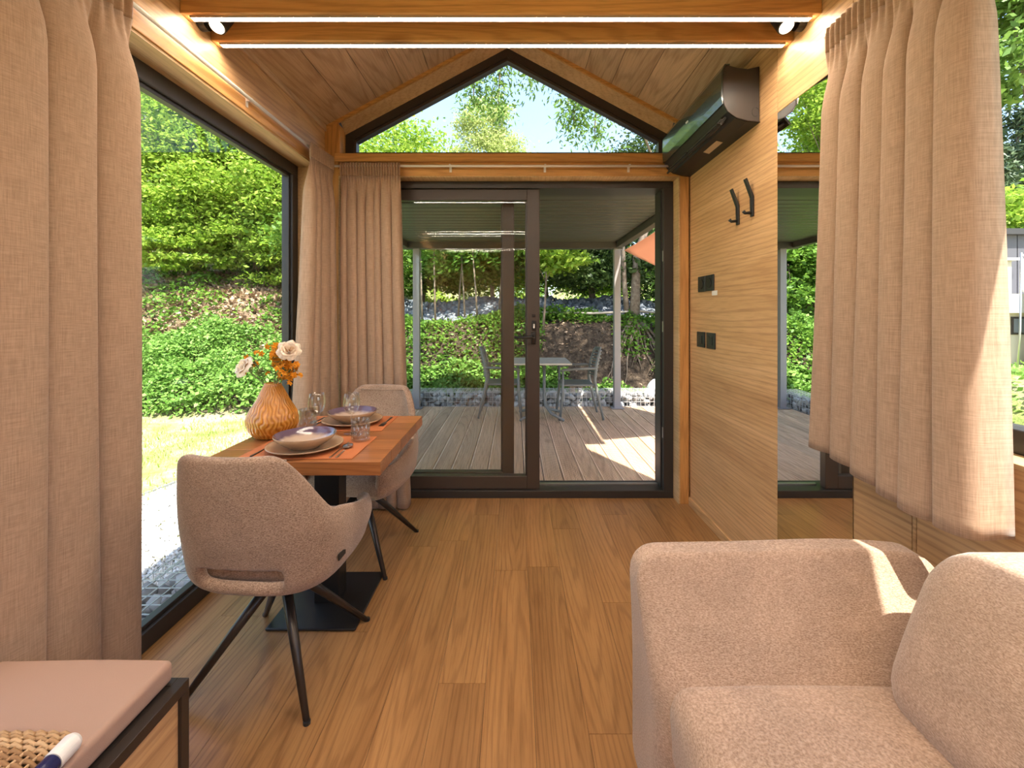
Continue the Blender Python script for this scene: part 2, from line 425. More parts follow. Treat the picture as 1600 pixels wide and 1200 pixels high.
# left wall: a floor-deep window between solid ends, timber header, laminate above
WY0, WY1 = -0.60, 2.93
wall_left = struct('wall_left')
box('panel', M['laminate'], wall_left, -1.50, XL, YB, WY0, 0, 2.58)
box('panel', M['laminate'], wall_left, -1.50, XL, WY0, YE, 2.335, 2.655)
box('header_beam', M['pine_y'], wall_left, -1.50, XL + .004, WY0, YE, 2.272, 2.335, bevel=.003)
box('soffit', M['reveal'], wall_left, -1.50, XL - .004, WY0, WY1, 2.262, 2.272)
box('corner_jamb', M['reveal'], wall_left, -1.50, XL, WY1, YE + .10, 0, 2.272)
box('cornice_strip', M['ceil'], wall_left, XL, XL + .012, YB, YE, 2.545, 2.58)

window_1 = struct('window_1')
fx0, fx1 = -1.492, -1.42
for nm, a in (('frame_bottom', (WY0, WY1, 0.0, .075)), ('frame_top', (WY0, WY1, 2.19, 2.262)),
              ('frame_side', (WY1 - .07, WY1, .075, 2.19)), ('frame_side', (WY0, WY0 + .07, .075, 2.19))):
    f = box(nm, M['metal'], window_1, fx0, fx1, a[0], a[1], a[2], a[3], bevel=.004)
for a in ((WY0 + .07, WY1 - .07, .075, .093), (WY0 + .07, WY1 - .07, 2.172, 2.19),
          (WY1 - .088, WY1 - .07, .093, 2.172), (WY0 + .07, WY0 + .088, .093, 2.172)):
    box('glazing_bead', M['metal'], window_1, -1.470, -1.436, *a, bevel=.002)
box('pane', M['pane'], window_1, -1.460, -1.452, WY0 + .071, WY1 - .071, .076, 2.189)

# right wall: panels, a window over the sofa
RY0, RY1, RZ0, RZ1 = -1.30, 1.33, 0.93, 2.27
wall_right = struct('wall_right')
for a in ((RY1, YE + .1, 0, 2.655), (YB, RY0, 0, 2.655), (RY0, RY1, 0, RZ0), (RY0, RY1, RZ1, 2.655)):
    box('core', M['reveal'], wall_right, 1.205, 1.36, *a)
for a in ((2.034, YE - .012, 0, 2.58), (1.578, 2.033, 2.212, 2.58), (1.345, 1.577, 0, 2.58), (RY1, 1.344, 0, 2.58),
          (0.30, RY1 - .001, 0, RZ0), (-0.75, 0.299, 0, RZ0), (RY0, -0.751, 0, RZ0), (RY0, RY1 - .001, RZ1, 2.58), (YB, RY0 - .001, 0, 2.58)):
    box('panel', M['laminate'], wall_right, XR, 1.2045, a[0], a[1] - .0012, a[2], a[3], bevel=.0012)
box('window_reveal', M['reveal'], wall_right, XR + .001, 1.30, RY0, RY1, RZ0 - .001, RZ0 + .012)
baseboard_right = tag(box('baseboard_right', M['laminate'], None, XR - .012, XR - .0005, 2.036, YE - .012, 0.0, .055, bevel=.003), kind='structure')

window_2 = struct('window_2')
for nm, a in (('frame_bottom', (RY0, RY1, RZ0 + .012, RZ0 + .075)), ('frame_top', (RY0, RY1, RZ1 - .065, RZ1)),
              ('frame_side', (RY1 - .055, RY1, RZ0 + .075, RZ1 - .065)), ('frame_side', (RY0, RY0 + .055, RZ0 + .075, RZ1 - .065)),
              ('mullion', (-.50, -.42, RZ0 + .075, RZ1 - .065))):
    box(nm, M['metal'], window_2, 1.275, 1.345, *a, bevel=.004)
box('pane', M['pane'], window_2, 1.306, 1.314, -.419, RY1 - .056, RZ0 + .076, RZ1 - .066)
box('pane', M['pane'], window_2, 1.306, 1.314, RY0 + .056, -.501, RZ0 + .076, RZ1 - .066)

# back of the room, behind the camera
wall_back = struct('wall_back')
MB().prism([(-1.5, 0), (1.36, 0), (1.36, ZE), (XRIDGE, ZR), (-1.5, ZE)], 'y', YB - .12, YB).build('panel', M['laminate'], wall_back)

M['reveal_x'] = wood('pale_plywood_gable', (0.62, 0.42, 0.25), (0.54, 0.36, 0.205), (0.44, 0.28, 0.15), 'x', 0.55, vary=0.03, knots=0.1, cath=0.2)
# gable wall: posts, lintel, sloped reveals
DX0, DX1, DZ = -1.20, 1.115, 2.24          # the sliding door's outer frame
wall_end = struct('wall_end')
box('post', M['pine_z'], wall_end, XL, DX0 - .008, YE, 3.30, 0, 2.60, bevel=.002)
box('jamb_lining', M['reveal'], wall_end, DX0 - .008, DX0, YE + .002, 3.16, 0, DZ)
box('post', M['pine_z'], wall_end, DX1 + .010, 1.186, YE, 3.30, 0, 2.60, bevel=.002)
box('jamb_lining', M['reveal'], wall_end, DX1, DX1 + .010, YE - .004, 3.16, 0, DZ)
box('lintel', M['pine'], wall_end, DX0 - .008, DX1 + .010, YE - .004, 3.30, DZ, 2.288, bevel=.003)
box('lintel_core', M['pine'], wall_end, DX0 - .008, DX1 + .010, YE + .018, 3.30, 2.288, 2.336)
box('gable_sill', M['pine'], wall_end, DX0 - .03, DX1 + .040, YE - .012, 3.30, 2.336, 2.392, bevel=.003)
box('lintel_lining', M['reveal'], wall_end, DX0, DX1, YE + .001, 3.158, DZ - .007, DZ)
GX0, GX1, GZA = -1.197, 1.087, 3.173       # gable window: outer edge of its frame
GZ0 = GZA - .537 * (GX1 - XRIDGE)
for side, gx in ((-1, GX0), (1, GX1)):
    def st(x):
        zc = ZE + PITCH*(1.245 - abs(x - XRIDGE)); zf = GZA - .537*abs(x - XRIDGE); return zc, zf
    vs = []
    for x in (XRIDGE, gx):
        zc, zf = st(x); vs += [(x, YE + .012, zc + .01), (x, YE + .012, zc - .022), (x, 3.16, zf), (x, 3.30, zf), (x, 3.30, zc + .01)]
    fs = [(0, 1, 6, 5), (1, 2, 7, 6), (2, 3, 8, 7), (3, 4, 9, 8), (4, 0, 5, 9), (0, 4, 3, 2, 1), (5, 6, 7, 8, 9)]
    MB().add(vs, fs if side < 0 else [f[::-1] for f in fs]).build('gable_reveal', M['reveal_x'], wall_end)
    vs = []
    for x in (XRIDGE, XRIDGE + side*1.245):
        zc, zf = st(x); vs += [(x, YE - .004, zc + .004), (x, YE - .004, zc - .024), (x, YE + .014, zc - .024), (x, YE + .014, zc + .004)]
    fs = [(0, 1, 5, 4), (1, 2, 6, 5), (2, 3, 7, 6), (3, 0, 4, 7), (0, 3, 2, 1), (4, 5, 6, 7)]
    MB().add(vs, fs if side < 0 else [f[::-1] for f in fs]).build('gable_trim', M['pine'], wall_end)
    xs = sorted((gx, XRIDGE + side*1.245))
    box('gable_post', M['pine_z'], wall_end, xs[0], xs[1], YE + .001, 3.30, 2.392, GZ0 + .02)

window_3 = struct('window_3')
def gable_bar(name, off0, off1, y0, y1, m):
    """the frame ring between two insets of the gable outline, each straight bar its own mesh"""
    def outline(o):
        k = o / math.cos(math.atan(.537)); r = .537
        xl, xr = GX0 + o, GX1 - o
        zt = GZA - k
        return [(xl, 2.37 + o), (xr, 2.37 + o), (xr, zt - r*(xr - XRIDGE)), (XRIDGE, zt), (xl, zt - r*(XRIDGE - xl))]
    A, B = outline(off0), outline(off1)
    for i in range(5):
        j = (i + 1) % 5
        MB().prism([A[i], A[j], B[j], B[i]], 'y', y0, y1).build(name, m, window_3)
    return B
gable_bar('frame_bar', 0.0, .055, 3.16, 3.24, M['metal'])
inner = gable_bar('glazing_bead', .055, .072, 3.172, 3.23, M['metal_leaf'])
MB().prism(inner, 'y', 3.198, 3.206).build('pane', M['pane'], window_3)

# ------------------------------------------------------------------ sliding door
door_1 = struct('door_1')
FY0, FY1 = 3.16, 3.36
for nm, a in (('frame_top', (DX0, DX1, DZ - .055, DZ - .007)), ('frame_side', (DX1 - .068, DX1, .05, DZ - .055)), ('frame_side', (DX0, DX0 + .06, .05, DZ - .055))):
    box(nm, M['metal'], door_1, a[0], a[1], FY0, FY1, a[2], a[3], bevel=.003)
th = box('threshold', M['metal'], door_1, DX0, DX1, FY0, FY1, -.03, .05, bevel=.004)
tr = box('track', M['alu'], door_1, .18, DX1 - .07, 3.272, 3.290, .0505, .060)
box('weather_strip', M['plastic'], door_1, DX1 - .078, DX1 - .068, 3.20, 3.225, .06, 2.18)
for z in (.42, 1.17, 1.67):
    box('strike_plate', M['alu'], door_1, DX1 - .0705, DX1 - .0685, 3.168, 3.186, z, z + .075)
def leaf(x0, x1, y0, y1, z0, z1, sw, m):
    g = empty('door_leaf', ((x0 + x1)/2, (y0 + y1)/2, 0), parent=door_1)
    cx, cy = (x0 + x1)/2, (y0 + y1)/2; w, t = (x1 - x0)/2, (y1 - y0)/2
    for s in (-1, 1):
        box('stile', m, g, *sorted((s*w, s*(w - sw))), -t, t, z0, z1, bevel=.004)
    box('rail', m, g, -w + sw, w - sw, -t, t, z0, z0 + sw*1.02, bevel=.004)
    box('rail', m, g, -w + sw, w - sw, -t, t, z1 - sw*.88, z1, bevel=.004)
    for a in ((-w + sw, -w + sw + .012, z0 + sw, z1 - sw), (w - sw - .012, w - sw, z0 + sw, z1 - sw)):
        box('bead', M['metal'], g, a[0], a[1], -t*.6, t*.6, a[2], a[3])
    box('pane', M['door_pane'], g, -w + sw + .001, w - sw - .001, -.004, .004, z0 + sw*1.02, z1 - sw*.88)
    return g, cx, cy
gA, ax_, ay_ = leaf(-.985, .174, 3.185, 3.245, .052, 2.185, .090, M['metal_leaf'])
gB, bx_, by_ = leaf(-1.138, -.008, 3.283, 3.343, .052, 2.185, .085, M['metal_leaf'])
# lever and lock on the sliding leaf (leaf coordinates)
hx = .129 - ax_; hy = -.03
hd = MB().soft((hx, hy - .006, 1.125), (.032, .012, .085), .006, 2)
hd.tube([(hx, hy - .008, 1.135), (hx, hy - .045, 1.135), (hx - .02, hy - .052, 1.135), (hx - .135, hy - .050, 1.131)], [.010, .010, .010, .008], 10)
hd.build('lever_handle', M['black'], gA, smooth=True)
MB().soft((hx + .004, hy - .005, 1.215), (.030, .010, .07), .005, 2).build('lock_plate', M['black'], gA, smooth=True)
MB().soft((hx + .004, hy - .012, 1.212), (.012, .008, .032), .004, 2).build('lock_cylinder', M['white'], gA, smooth=True)
MB().soft((hx + .002, hy - .003, 1.285), (.022, .006, .022), .003, 2).build('cover_cap', M['black'], gA, smooth=True)

# ------------------------------------------------------------------ tie beams with light strips, spotlights
def tie_beam(y0, label):
    t = thing('tie_beam', label, 'beam', (XRIDGE, y0 + .0275, 2.465), group='timber tie beams with light strips')
    box('timber', M['pine'], t, XL - XRIDGE + .001, XR - XRIDGE - .001, -.0275, .0275, 0, .118, bevel=.003)
    ch = MB()
    for a, b_, z0, z1 in ((-.0135, .0135, -.002, .0005), (-.0135, -.0108, -.0085, -.002), (.0108, .0135, -.0085, -.002)):
        ch.box(XL - XRIDGE + .028, XR - XRIDGE - .028, a, b_, z0, z1)
    ch.build('light_channel', M['alu'], t)
    box('led_diffuser', M['led'], t, XL - XRIDGE + .030, XR - XRIDGE - .030, -.0105, .0105, -.0065, -.0021)
    return t
tie_beam(1.735, 'orange pine tie beam with light strip, the nearer of the two in view')
tie_beam(1.910, 'darker pine tie beam with light strip, the one nearer the gable')
tie_beam(-0.10, 'pine tie beam with light strip straight above the viewer')
tie_beam(0.075, 'pine tie beam with light strip just ahead overhead')
tie_beam(-1.80, 'added pine tie beam with light strip, unseen behind the viewer')  # this pair is added out of view to brighten the room
tie_beam(-1.63, 'added pine tie beam with light strip, unseen behind, nearer the viewer')  # second beam of the added, unseen lighting pair

def spotlight(x, aim, label):
    t = thing('spotlight', label, 'lamp', (x, 1.85, 2.56), group='black spotlights between the beams')
    s = 1 if x > 0 else -1
    wall_dx = (XR if s > 0 else XL) - x
    MB().tube([(wall_dx - s*.001, 0, -.055), (wall_dx - s*.03, 0, -.055)], [.036, .034], 20).build('wall_rose', M['plastic'], t, smooth=False)
    MB().tube([(wall_dx - s*.02, 0, -.055), (0, 0, -.05)], .010, 10).build('arm', M['plastic'], t, smooth=True)
    d = Vector(aim).normalized(); c = Vector((0, 0, -.055))
    MB().tube([c - d*.045, c - d*.042, c + d*.035, c + d*.038], [.030, .034, .034, .032], 24).build('housing', M['plastic'], t)
    MB().tube([c + d*.0381, c + d*.0395], [.0275, .0275], 24).build('lens', M['spotlens'], t)
    l = bpy.data.lights.new('spot_beam', 'SPOT'); l.energy = SPOT_POWER; l.color = (1, .80, .55); l.spot_size = math.radians(95); l.spot_blend = .7; l.shadow_soft_size = .025
    lo = bpy.data.objects.new('spot_beam', l); link(lo, t); lo.location = c + d*.045; lo.rotation_euler = d.to_track_quat('-Z', 'Y').to_euler()
spotlight(-1.215, (-.10, -.50, -.85), 'lit black spotlight on the left wall above the big window')
spotlight(1.105, (.10, -.50, -.85), 'lit black spotlight on the right wall near the air conditioner')

# ------------------------------------------------------------------ curtain rails
def rail(label, p, q, z, brk, wall):
    """a round white rail from p to q (x,y) with angle brackets; wall = vector from the rail to its wall"""
    t = thing('curtain_rail', label, 'rail', (p[0], p[1], z))
    dx, dy = q[0] - p[0], q[1] - p[1]
    MB().tube([(0, 0, 0), (dx, dy, 0)], .008, 10).build('rod', M['white'], t, smooth=True)
    for k in brk:
        bx, by = dx*k, dy*k; wx, wy = wall; ux, uy = (.006, 0) if abs(dx) > abs(dy) else (0, .006)
        b = MB()
        b.box(min(bx - ux, bx + ux + wx*.98) if wx else bx - .006, max(bx + ux, bx - ux + wx*.98) if wx else bx + .006,
              min(by - .006, by + wy*.98) if wy else by - .006, max(by + .006, by + wy*.98) if wy else by + .006, -.004, .012)
        ex, ey = bx + wx*.94, by + wy*.94
        b.box(ex - (.002 if wx else .008), ex + (.002 if wx else .008), ey - (.002 if wy else .008), ey + (.002 if wy else .008), -.030, .012)
        b.build('bracket', M['white'], t)
rail('white curtain rail above the tall left window', (-1.268, .25), (-1.268, 2.98), 2.327, (.15, .70), (-.028, 0))
rail('white curtain rail across the gable above the sliding door', (-1.25, 3.012), (1.17, 3.012), 2.292, (.335, .60, .835), (0, .040))
rail('white curtain rail above the right window', (1.150, -.2), (1.150, 1.66), 2.325, (.2, .98), (.040, 0))

# ------------------------------------------------------------------ curtains
def curtain(label, A, B, A2, B2, nrm, zt, zb, folds, a_top, a_bot, seed, pleats, hem=None, full=2.0, sway=0.0, belly=0.0):
    r = random.Random(seed); A, B, A2, B2, nrm = Vector(A), Vector(B), Vector(A2), Vector(B2), Vector(nrm)
    ws = [r.uniform(.65, 1.35) for _ in range(folds)]; tot = sum(ws); edges = [0]
    for w in ws: edges.append(edges[-1] + w/tot)
    am = [r.uniform(.75, 1.2) for _ in range(folds + 1)]; ph = r.uniform(0, 6)
    def fold(u):
        u = min(max(u, 0), 1)
        for i in range(folds):
            if u <= edges[i+1] + 1e-9:
                f = (u - edges[i])/(edges[i+1] - edges[i]); a = am[i]*(1-f) + am[i+1]*f
                return i + f, a
        return folds, am[-1]
    H = zt - zb; W = (B - A).length; T = (B - A).normalized()
    def P(u, v):
        ph_, a = fold(u); vv = v*H
        q = 2*math.pi*ph_
        grow = min(1, max(0, (vv - .085)/.25)); grow = grow*grow*(3 - 2*grow)
        amp = (a_top + (a_bot - a_top)*v**.8)*a*grow
        top, bot = A.lerp(B, u), A2.lerp(B2, u); e = v**1.3
        base = top.lerp(bot, e)
        wloc = W/folds*(1 + (((B2 - A2).length/W) - 1)*e)
        s = -.19*wloc*math.sin(q)*grow*min(1, amp/.03) + .06*wloc*math.sin(q*.5 + ph + 3*v)*grow
        off = amp*(2.1*abs(math.sin(q*.5))**.58 - 1.2) + amp*.15*math.cos(q + ph)
        hd = 1 - min(1, max(0, (vv - .07)/.10))
        pl = .0085*math.cos(2*math.pi*pleats*u + .8*math.sin(9*u))*hd
        if vv < .012: pl *= .6
        off += pl + belly*math.sin(math.pi*v)*.5 + sway*v*math.sin(3.1*u + ph)
        z = zt - vv
        if hem and v > .8: z += hem(u)*((v - .8)/.2)
        p = base + T*s + nrm*off
        return Vector((p.x, p.y, z))
    t = thing('curtain', label, 'curtain', ((A.x + B.x)/2, (A.y + B.y)/2, zb))
    o0 = Vector(t.location); nu = max(folds*18, pleats*8); nv = 46; cut = .09/H
    for nm, v0, v1, n in (('heading_tape', 0, cut, 8), ('fabric', cut, 1.0, nv)):
        b = MB(); b.grid(lambda i, j: P(i, v0 + (v1 - v0)*j) - o0, nu, n)
        b.uv = [(i/nu*W*full, (v0 + (v1 - v0)*j/n)*H) for j in range(n+1) for i in range(nu+1)]
        b.build(nm, M['linen'], t, smooth=True, solid=.003)
    return t
curtain('long linen curtain at the left edge, hanging to the floor behind the bench', (-1.250, .90, 0), (-1.250, 1.455, 0), (-1.250, .89, 0), (-1.250, 1.46, 0), (1, 0, 0),
        2.345, .015, 4, .040, .050, 4, 16)
curtain('long linen curtain in the far left corner at the big window', (-1.245, 2.72, 0), (-1.215, 2.985, 0), (-1.225, 2.46, 0), (-1.17, 2.96, 0), (1, 0, 0),
        2.345, .012, 4, .026, .044, 11, 12)
curtain('long linen curtain with gathered top beside the sliding door', (-1.170, 3.000, 0), (-.770, 3.000, 0), (-1.15, 2.985, 0), (-.710, 2.985, 0), (0, -1, 0),
        2.312, .012, 7, .026, .040, 21, 22)
curtain('short sunlit linen curtain at the right window over the sofa', (1.140, 1.635, 0), (1.130, 1.095, 0), (1.125, 1.665, 0), (1.080, 1.030, 0), (-1, 0, 0),
        2.340, .800, 6, .036, .062, 38, 20, hem=lambda u: -.01 + .022*math.sin(5*u + 1))

# ------------------------------------------------------------------ mirror, hooks, switches, air conditioner
mir = thing('wall_mirror', 'tall frameless mirror on the right wall, half behind the curtain', 'mirror', (1.197, 1.806, 0.001))
box('mirror_glass', M['mirror'], mir, -.007, -.003, -.2265, .2265, .0, 2.208)
box('backing', M['dark'], mir, -.003, .007, -.2275, .2275, .0, 2.209)

def hook(y, z, label):
    t = thing('coat_hook', label, 'hook', (XR, y, z), group='black coat hooks on the wall')
    h = MB()
    h.prism([(-.0005, -.095), (-.010, -.095), (-.012, 0), (-.045, .092), (-.036, .096), (-.0005, .004)], 'y', -.0125, .0125)
    h.build('plate', M['plastic'], t, bevel=.002)
    MB().tube([(-.008, 0, -.075), (-.040, 0, -.078), (-.050, 0, -.068)], [.008, .007, .009], 10).build('peg', M['plastic'], t, smooth=True)
hook(2.385, 1.868, 'black angled coat hook, the one nearer the glass door')
hook(2.240, 1.880, 'black angled coat hook, the one nearer the mirror')

def plate2(z, label, kind):
    t = thing('wall_switch' if kind else 'wall_socket', label, 'switch' if kind else 'socket', (XR, 2.785, z))
    for y in (-.072, .072) if kind else (-.058, .058):
        w = .058 if kind else .054
        f = MB().soft((-.005, y, 0), (.010, w*2, .098), .004, 2).build('frame', M['plastic'], t, smooth=True)
        if kind: MB().soft((-.012, y, 0), (.006, .060, .052), .0025, 2).build('rocker', M['plastic'], t, smooth=True)
        else:
            MB().lathe([(.0, .0), (.030, .0), (.034, .003), (.034, .006)], 24).build('insert', M['black'], t).matrix_local = Matrix.Translation((-.0165, y, 0)) @ Matrix.Rotation(math.pi/2, 4, 'Y')
    return t
s1 = plate2(1.487, 'double black wall socket below the coat hooks', False)
box('paper_tag', M['white'], s1, -.003, -.0005, -.150, -.080, -.078, -.050)
plate2(1.135, 'double black light switch at the lower height by the door post', True)

ac = thing('air_conditioner', 'black wall-mounted air conditioner above the coat hooks', 'air conditioner', (XR, 2.61, 2.23))
prof = [(0, .275), (-.060, .262), (-.110, .268), (-.155, .280), (-.172, .277), (-.181, .25), (-.184, .19), (-.183, .125), (-.178, .085), (-.160, .052), (-.120, .022), (-.060, .006), (0, 0)]
M['ac_side'] = plain('black_ac_plastic', (0.055, 0.048, 0.044), 0.38)
M['ac_front'] = plain('smoked_gloss_front', (0.045, 0.058, 0.048), 0.22, 0.0, 0.6, coat=0.5)
body = MB().prism([(x*.985, z) for x, z in prof], 'y', -.425, .425).build('body', M['plastic'], ac)
fp = [(-.148, .284), (-.172, .2825), (-.187, .252), (-.190, .19), (-.189, .125), (-.184, .088), (-.178, .088), (-.181, .125), (-.182, .19), (-.179, .25), (-.168, .275), (-.148, .277)]
front = MB().prism(fp, 'y', -.434, .434).build('front_panel', M['ac_front'], ac)
MB().add([(-.1915, -.022, .178), (-.1915, .012, .178), (-.1915, .018, .190), (-.1915, -.016, .190), (-.1903, -.022, .178), (-.1903, .012, .178), (-.1903, .018, .190), (-.1903, -.016, .190)],
         [(0, 1, 2, 3), (4, 7, 6, 5), (0, 4, 5, 1), (1, 5, 6, 2), (2, 6, 7, 3), (3, 7, 4, 0)]).build('emblem', M['white'], front)
for s in (-1, 1):
    cap = MB().prism([(x*.97 - .002, z*.985 + .002) for x, z in prof], 'y', s*.425, s*.432).build('end_cap', M['ac_side'], ac, bevel=.003)
    MB().tube([(x*.975, s*.4335, z) for x, z in prof[4:]], .0022, 6).build('edge_trim', M['bronze'], cap)
    MB().tube([(-.022 + .017*math.cos(a), s*.4325, .05 + .022*math.sin(a)) for a in [i*.35 for i in range(19)]], .0011, 5).build('knock_out', M['plastic'], cap)
# air outlet: a dark throat, its flap and vanes along the lower front edge
R = rotm(ry=math.radians(-52))
lv = empty('air_outlet', (-.1545, 0, .031), parent=ac)
MB().rbox((0, -.0, 0), (.012, .78, .060), rotm(ry=math.radians(38))).build('throat', M['dark'], lv)
MB().rbox((-.006, 0, .004), (.005, .76, .022), rotm(ry=math.radians(62))).build('flap', M['ac_side'], lv)
MB().rbox((.004, 0, -.012), (.005, .76, .012), rotm(ry=math.radians(62))).build('flap_bar', M['ac_side'], lv)
for y in (-.36, .06, .36):
    MB().rbox((-.008, y, 0), (.014, .012, .030), rotm(ry=math.radians(38))).build('clip', M['bronze'], lv)
MB().rbox((-.075, -.08, .008), (.035, .17, .002), rotm(ry=math.radians(14))).build('rating_sticker', plain('tan_sticker', (.60, .44, .30), .6), ac)
# ================================================================== FURNITURE
# ------------------------------------------------------------------ dining table
tb = thing('dining_table', 'square acacia dining table on a black pedestal by the window', 'table', (-.8385, 2.035, 0))
xs = [-.3385, -.21, -.075, .06, .20, .3385]
for i in range(5):
    c = (xs[i] + xs[i+1])/2; w = (xs[i+1] - xs[i])/2
    box('tabletop_board', M['table'], tb, -.3385, .3385, -.375 + .15*i, -.375 + .15*(i+1) - .0004, .700, .750, bevel=.0015)
box('column', M['black'], tb, -.055, .055, -.045, .045, .012, .692, bevel=.003)
box('mounting_plate', M['black'], tb, -.17, .17, -.17, .17, .692, .700)
MB().soft((0, 0, .006), (.37, .41, .012), .006, 2).build('base_plate', M['black'], tb, smooth=True)

# ------------------------------------------------------------------ dining chairs
def smooth01(t): t = min(1, max(0, t)); return t*t*(3 - 2*t)
def dining_chair(loc, rz, label, back_w):
    """bucket seat whose high back runs down into low side wings; it faces +y"""
    t = thing('dining_chair', label, 'chair', loc, rz, 'chenille dining chairs')
    TH = math.radians(142)
    def top(th):
        a = abs(th); d = math.degrees(a)
        if d < 36: return .864
        if d < 66: return .864 - .234*smooth01((d - 36)/30)
        if d < 70: return .630
        return .630 - .105*((d - 70)/72)
    def plan(th):
        # a rounded square in plan: the back is nearly flat
        n = 3.2; c, s = math.cos(th), math.sin(th)
        k = (abs(c)**n + abs(s)**n)**(-1/n)
        return k*s*.262, -k*c*.240
    def P(u, v):
        th = (u*2 - 1)*TH; x, y = plan(th); zt = top(th)
        if v < .30:                                  # underside curling out from the seat pan
            e = v/.30; r = .60 + .36*math.sin(e*math.pi/2); z = .375 + .075*(1 - math.cos(e*math.pi/2))
        else:
            e = (v - .30)/.70; r = .96 + .06*math.sin(e*math.pi*.9); z = .450 + (zt - .450)*e
        hgt = max(0, z - .45)/.41; bk = max(0, math.cos(th))
        xx = x*r*(1 - (1 - back_w)*hgt*bk); yy = y*r - .085*hgt**1.3*bk
        yy += .045*smooth01((abs(math.degrees(th)) - 95)/45)          # the wings reach forward
        return (xx, yy, z)
    nu, nv = 48, 20
    def hole(i, j):
        d = abs(((i + .5)/nu*2 - 1)*142); return d < 29 and j in (4, 5, 6)
    b = MB(); b.grid(P, nu, nv, hole)
    b.build('shell', M['chair'], t, smooth=True, solid=.040, sub=1)
    def squash(p):
        return (p.x*(1 - .10*smooth01((-p.y)/.2)), p.y, p.z + (.018*(1 - (p.x/.24)**2)*(1 - (p.y/.24)**2) if p.z > 0 else 0))
    MB().soft((0, .035, .435), (.455, .44, .10), .045, 8, squash).build('seat_cushion', M['chair'], t, smooth=True)
    MB().tube([(.19*math.sin(a), -.262 - .0*math.cos(a), .840 + .0*a) for a in (-1.1, -.5, 0, .5, 1.1)], .0035, 6).build('piping', M['chair'], t, smooth=True)
    MB().tube([(0, 0, .300), (0, 0, .385)], [.026, .030], 16).build('swivel_hub', M['black'], t)
    MB().soft((0, 0, .382), (.26, .26, .016), .006, 2).build('seat_plate', M['black'], t)
    box('fabric_tag', M['dark'], t, .2695, .2735, -.12, -.07, .452, .474)
    for sx in (-1, 1):
        for sy in (-1, 1):
            L = MB(); a = Vector((sx*.012, sy*.012, .338)); e = Vector((sx*.225, sy*.240, .006))
            L.tube([a, a.lerp(e, .45), e - Vector((0, 0, .006))], [.020, .0165, .010], 10)
            l = L.build('leg', M['bronze'], t, smooth=True)
            MB().tube([e + Vector((0, 0, .004)), e - Vector((0, 0, .006))], [.0115, .0115], 10).build('foot_cap', M['plastic'], l)
    return t
dining_chair((-.868, 1.675, 0), math.radians(-4), 'chenille bucket chair with its back to the viewer, near side of the table', .82)
dining_chair((-.835, 2.455, 0), math.radians(180 - 6), 'chenille bucket chair facing the viewer, far side of the table by the curtain', .78)

# ------------------------------------------------------------------ table setting
ZT = .7505
M['mat'] = plain('terracotta_mat', (.50, .16, .055), .6, 0, .3, .2, 700)
def placemat(x0, x1, y0, y1, label):
    o = MB().box(-(x1-x0)/2, (x1-x0)/2, -(y1-y0)/2, (y1-y0)/2, 0, .0025).build('placemat', M['mat'], None, bevel=.0008, loc=((x0+x1)/2, (y0+y1)/2, ZT))
    return tag(o, label, 'placemat', 'terracotta placemats')
placemat(-1.055, -.615, 1.69, 1.995, 'terracotta placemat on the near side of the dining table')
placemat(-1.055, -.625, 2.095, 2.395, 'terracotta placemat on the far side of the dining table')
ZM = ZT + .0026
def glaze(name, rim, mid, deep):
    m, nt, b = new_mat(name); tc = N(nt, 'TexCoord'); sp = N(nt, 'SeparateXYZ'); nt.links.new(tc.outputs['Object'], sp.inputs[0])
    n = N(nt, 'TexNoise', Scale=18.0, Detail=4.0); nt.links.new(tc.outputs['Object'], n.inputs['Vector'])
    mr = N(nt, 'MapRange'); mr.inputs['From Min'].default_value = .004; mr.inputs['From Max'].default_value = .05; nt.links.new(sp.outputs['Z'], mr.inputs['Value'])
    ad = N(nt, 'Math', operation='MULTIPLY_ADD'); ad.inputs[1].default_value = .5; nt.links.new(n.outputs['Fac'], ad.inputs[0]); nt.links.new(mr.outputs[0], ad.inputs[2])
    r = ramp(nt, [(.25, deep), (.75, mid), (1.15 if False else .98, rim)]); nt.links.new(ad.outputs[0], r.inputs['Fac'])
    nt.links.new(r.outputs['Color'], b.inputs['Base Color']); b.inputs['Roughness'].default_value = .12; b.inputs['Coat Weight'].default_value = .4; return m
M['plate'] = plain('sand_glaze', (.46, .30, .18), .22, 0, .5, 0, 1, .3)
M['bowl_in'] = glaze('violet_beige_glaze', (.13, .085, .12), (.52, .38, .28), (.58, .45, .33))
def plate(x, y, label):
    p = MB().lathe([(.0, 0), (.085, 0), (.088, .003), (.140, .017), (.1455, .021), (.1445, .0235), (.138, .0205), (.090, .0075), (.0, .006)], 48).build('plate', M['plate'], None, smooth=True, loc=(x, y, ZM))
    tag(p, label, 'plate', 'sand-coloured dinner plates')
def bowl(x, y, label):
    t = thing('bowl', label, 'bowl', (x, y, ZM + .0062), group='wide glazed bowls')
    MB().lathe([(.0, 0), (.052, 0), (.054, .004), (.085, .020), (.110, .040), (.119, .053), (.118, .0555)], 48).build('outside', M['plate'], t, smooth=True)
    MB().lathe([(.118, .0555), (.115, .0545), (.105, .041), (.080, .023), (.050, .009), (.0, .006)], 48).build('glazed_inside', M['bowl_in'], t, smooth=True)
plate(-.850, 1.815, 'sand-coloured plate under the bowl on the near placemat')
bowl(-.850, 1.815, 'wide glazed bowl with violet rim on the near plate')
plate(-.815, 2.245, 'sand-coloured plate under the bowl on the far placemat')
bowl(-.815, 2.245, 'wide glazed bowl with violet rim on the far plate')
M['glass'] = pane_glass('clear_glass', (.96, .97, .96), .085)
M['crystal'] = pane_glass('cut_crystal', (.93, .94, .93), .22)
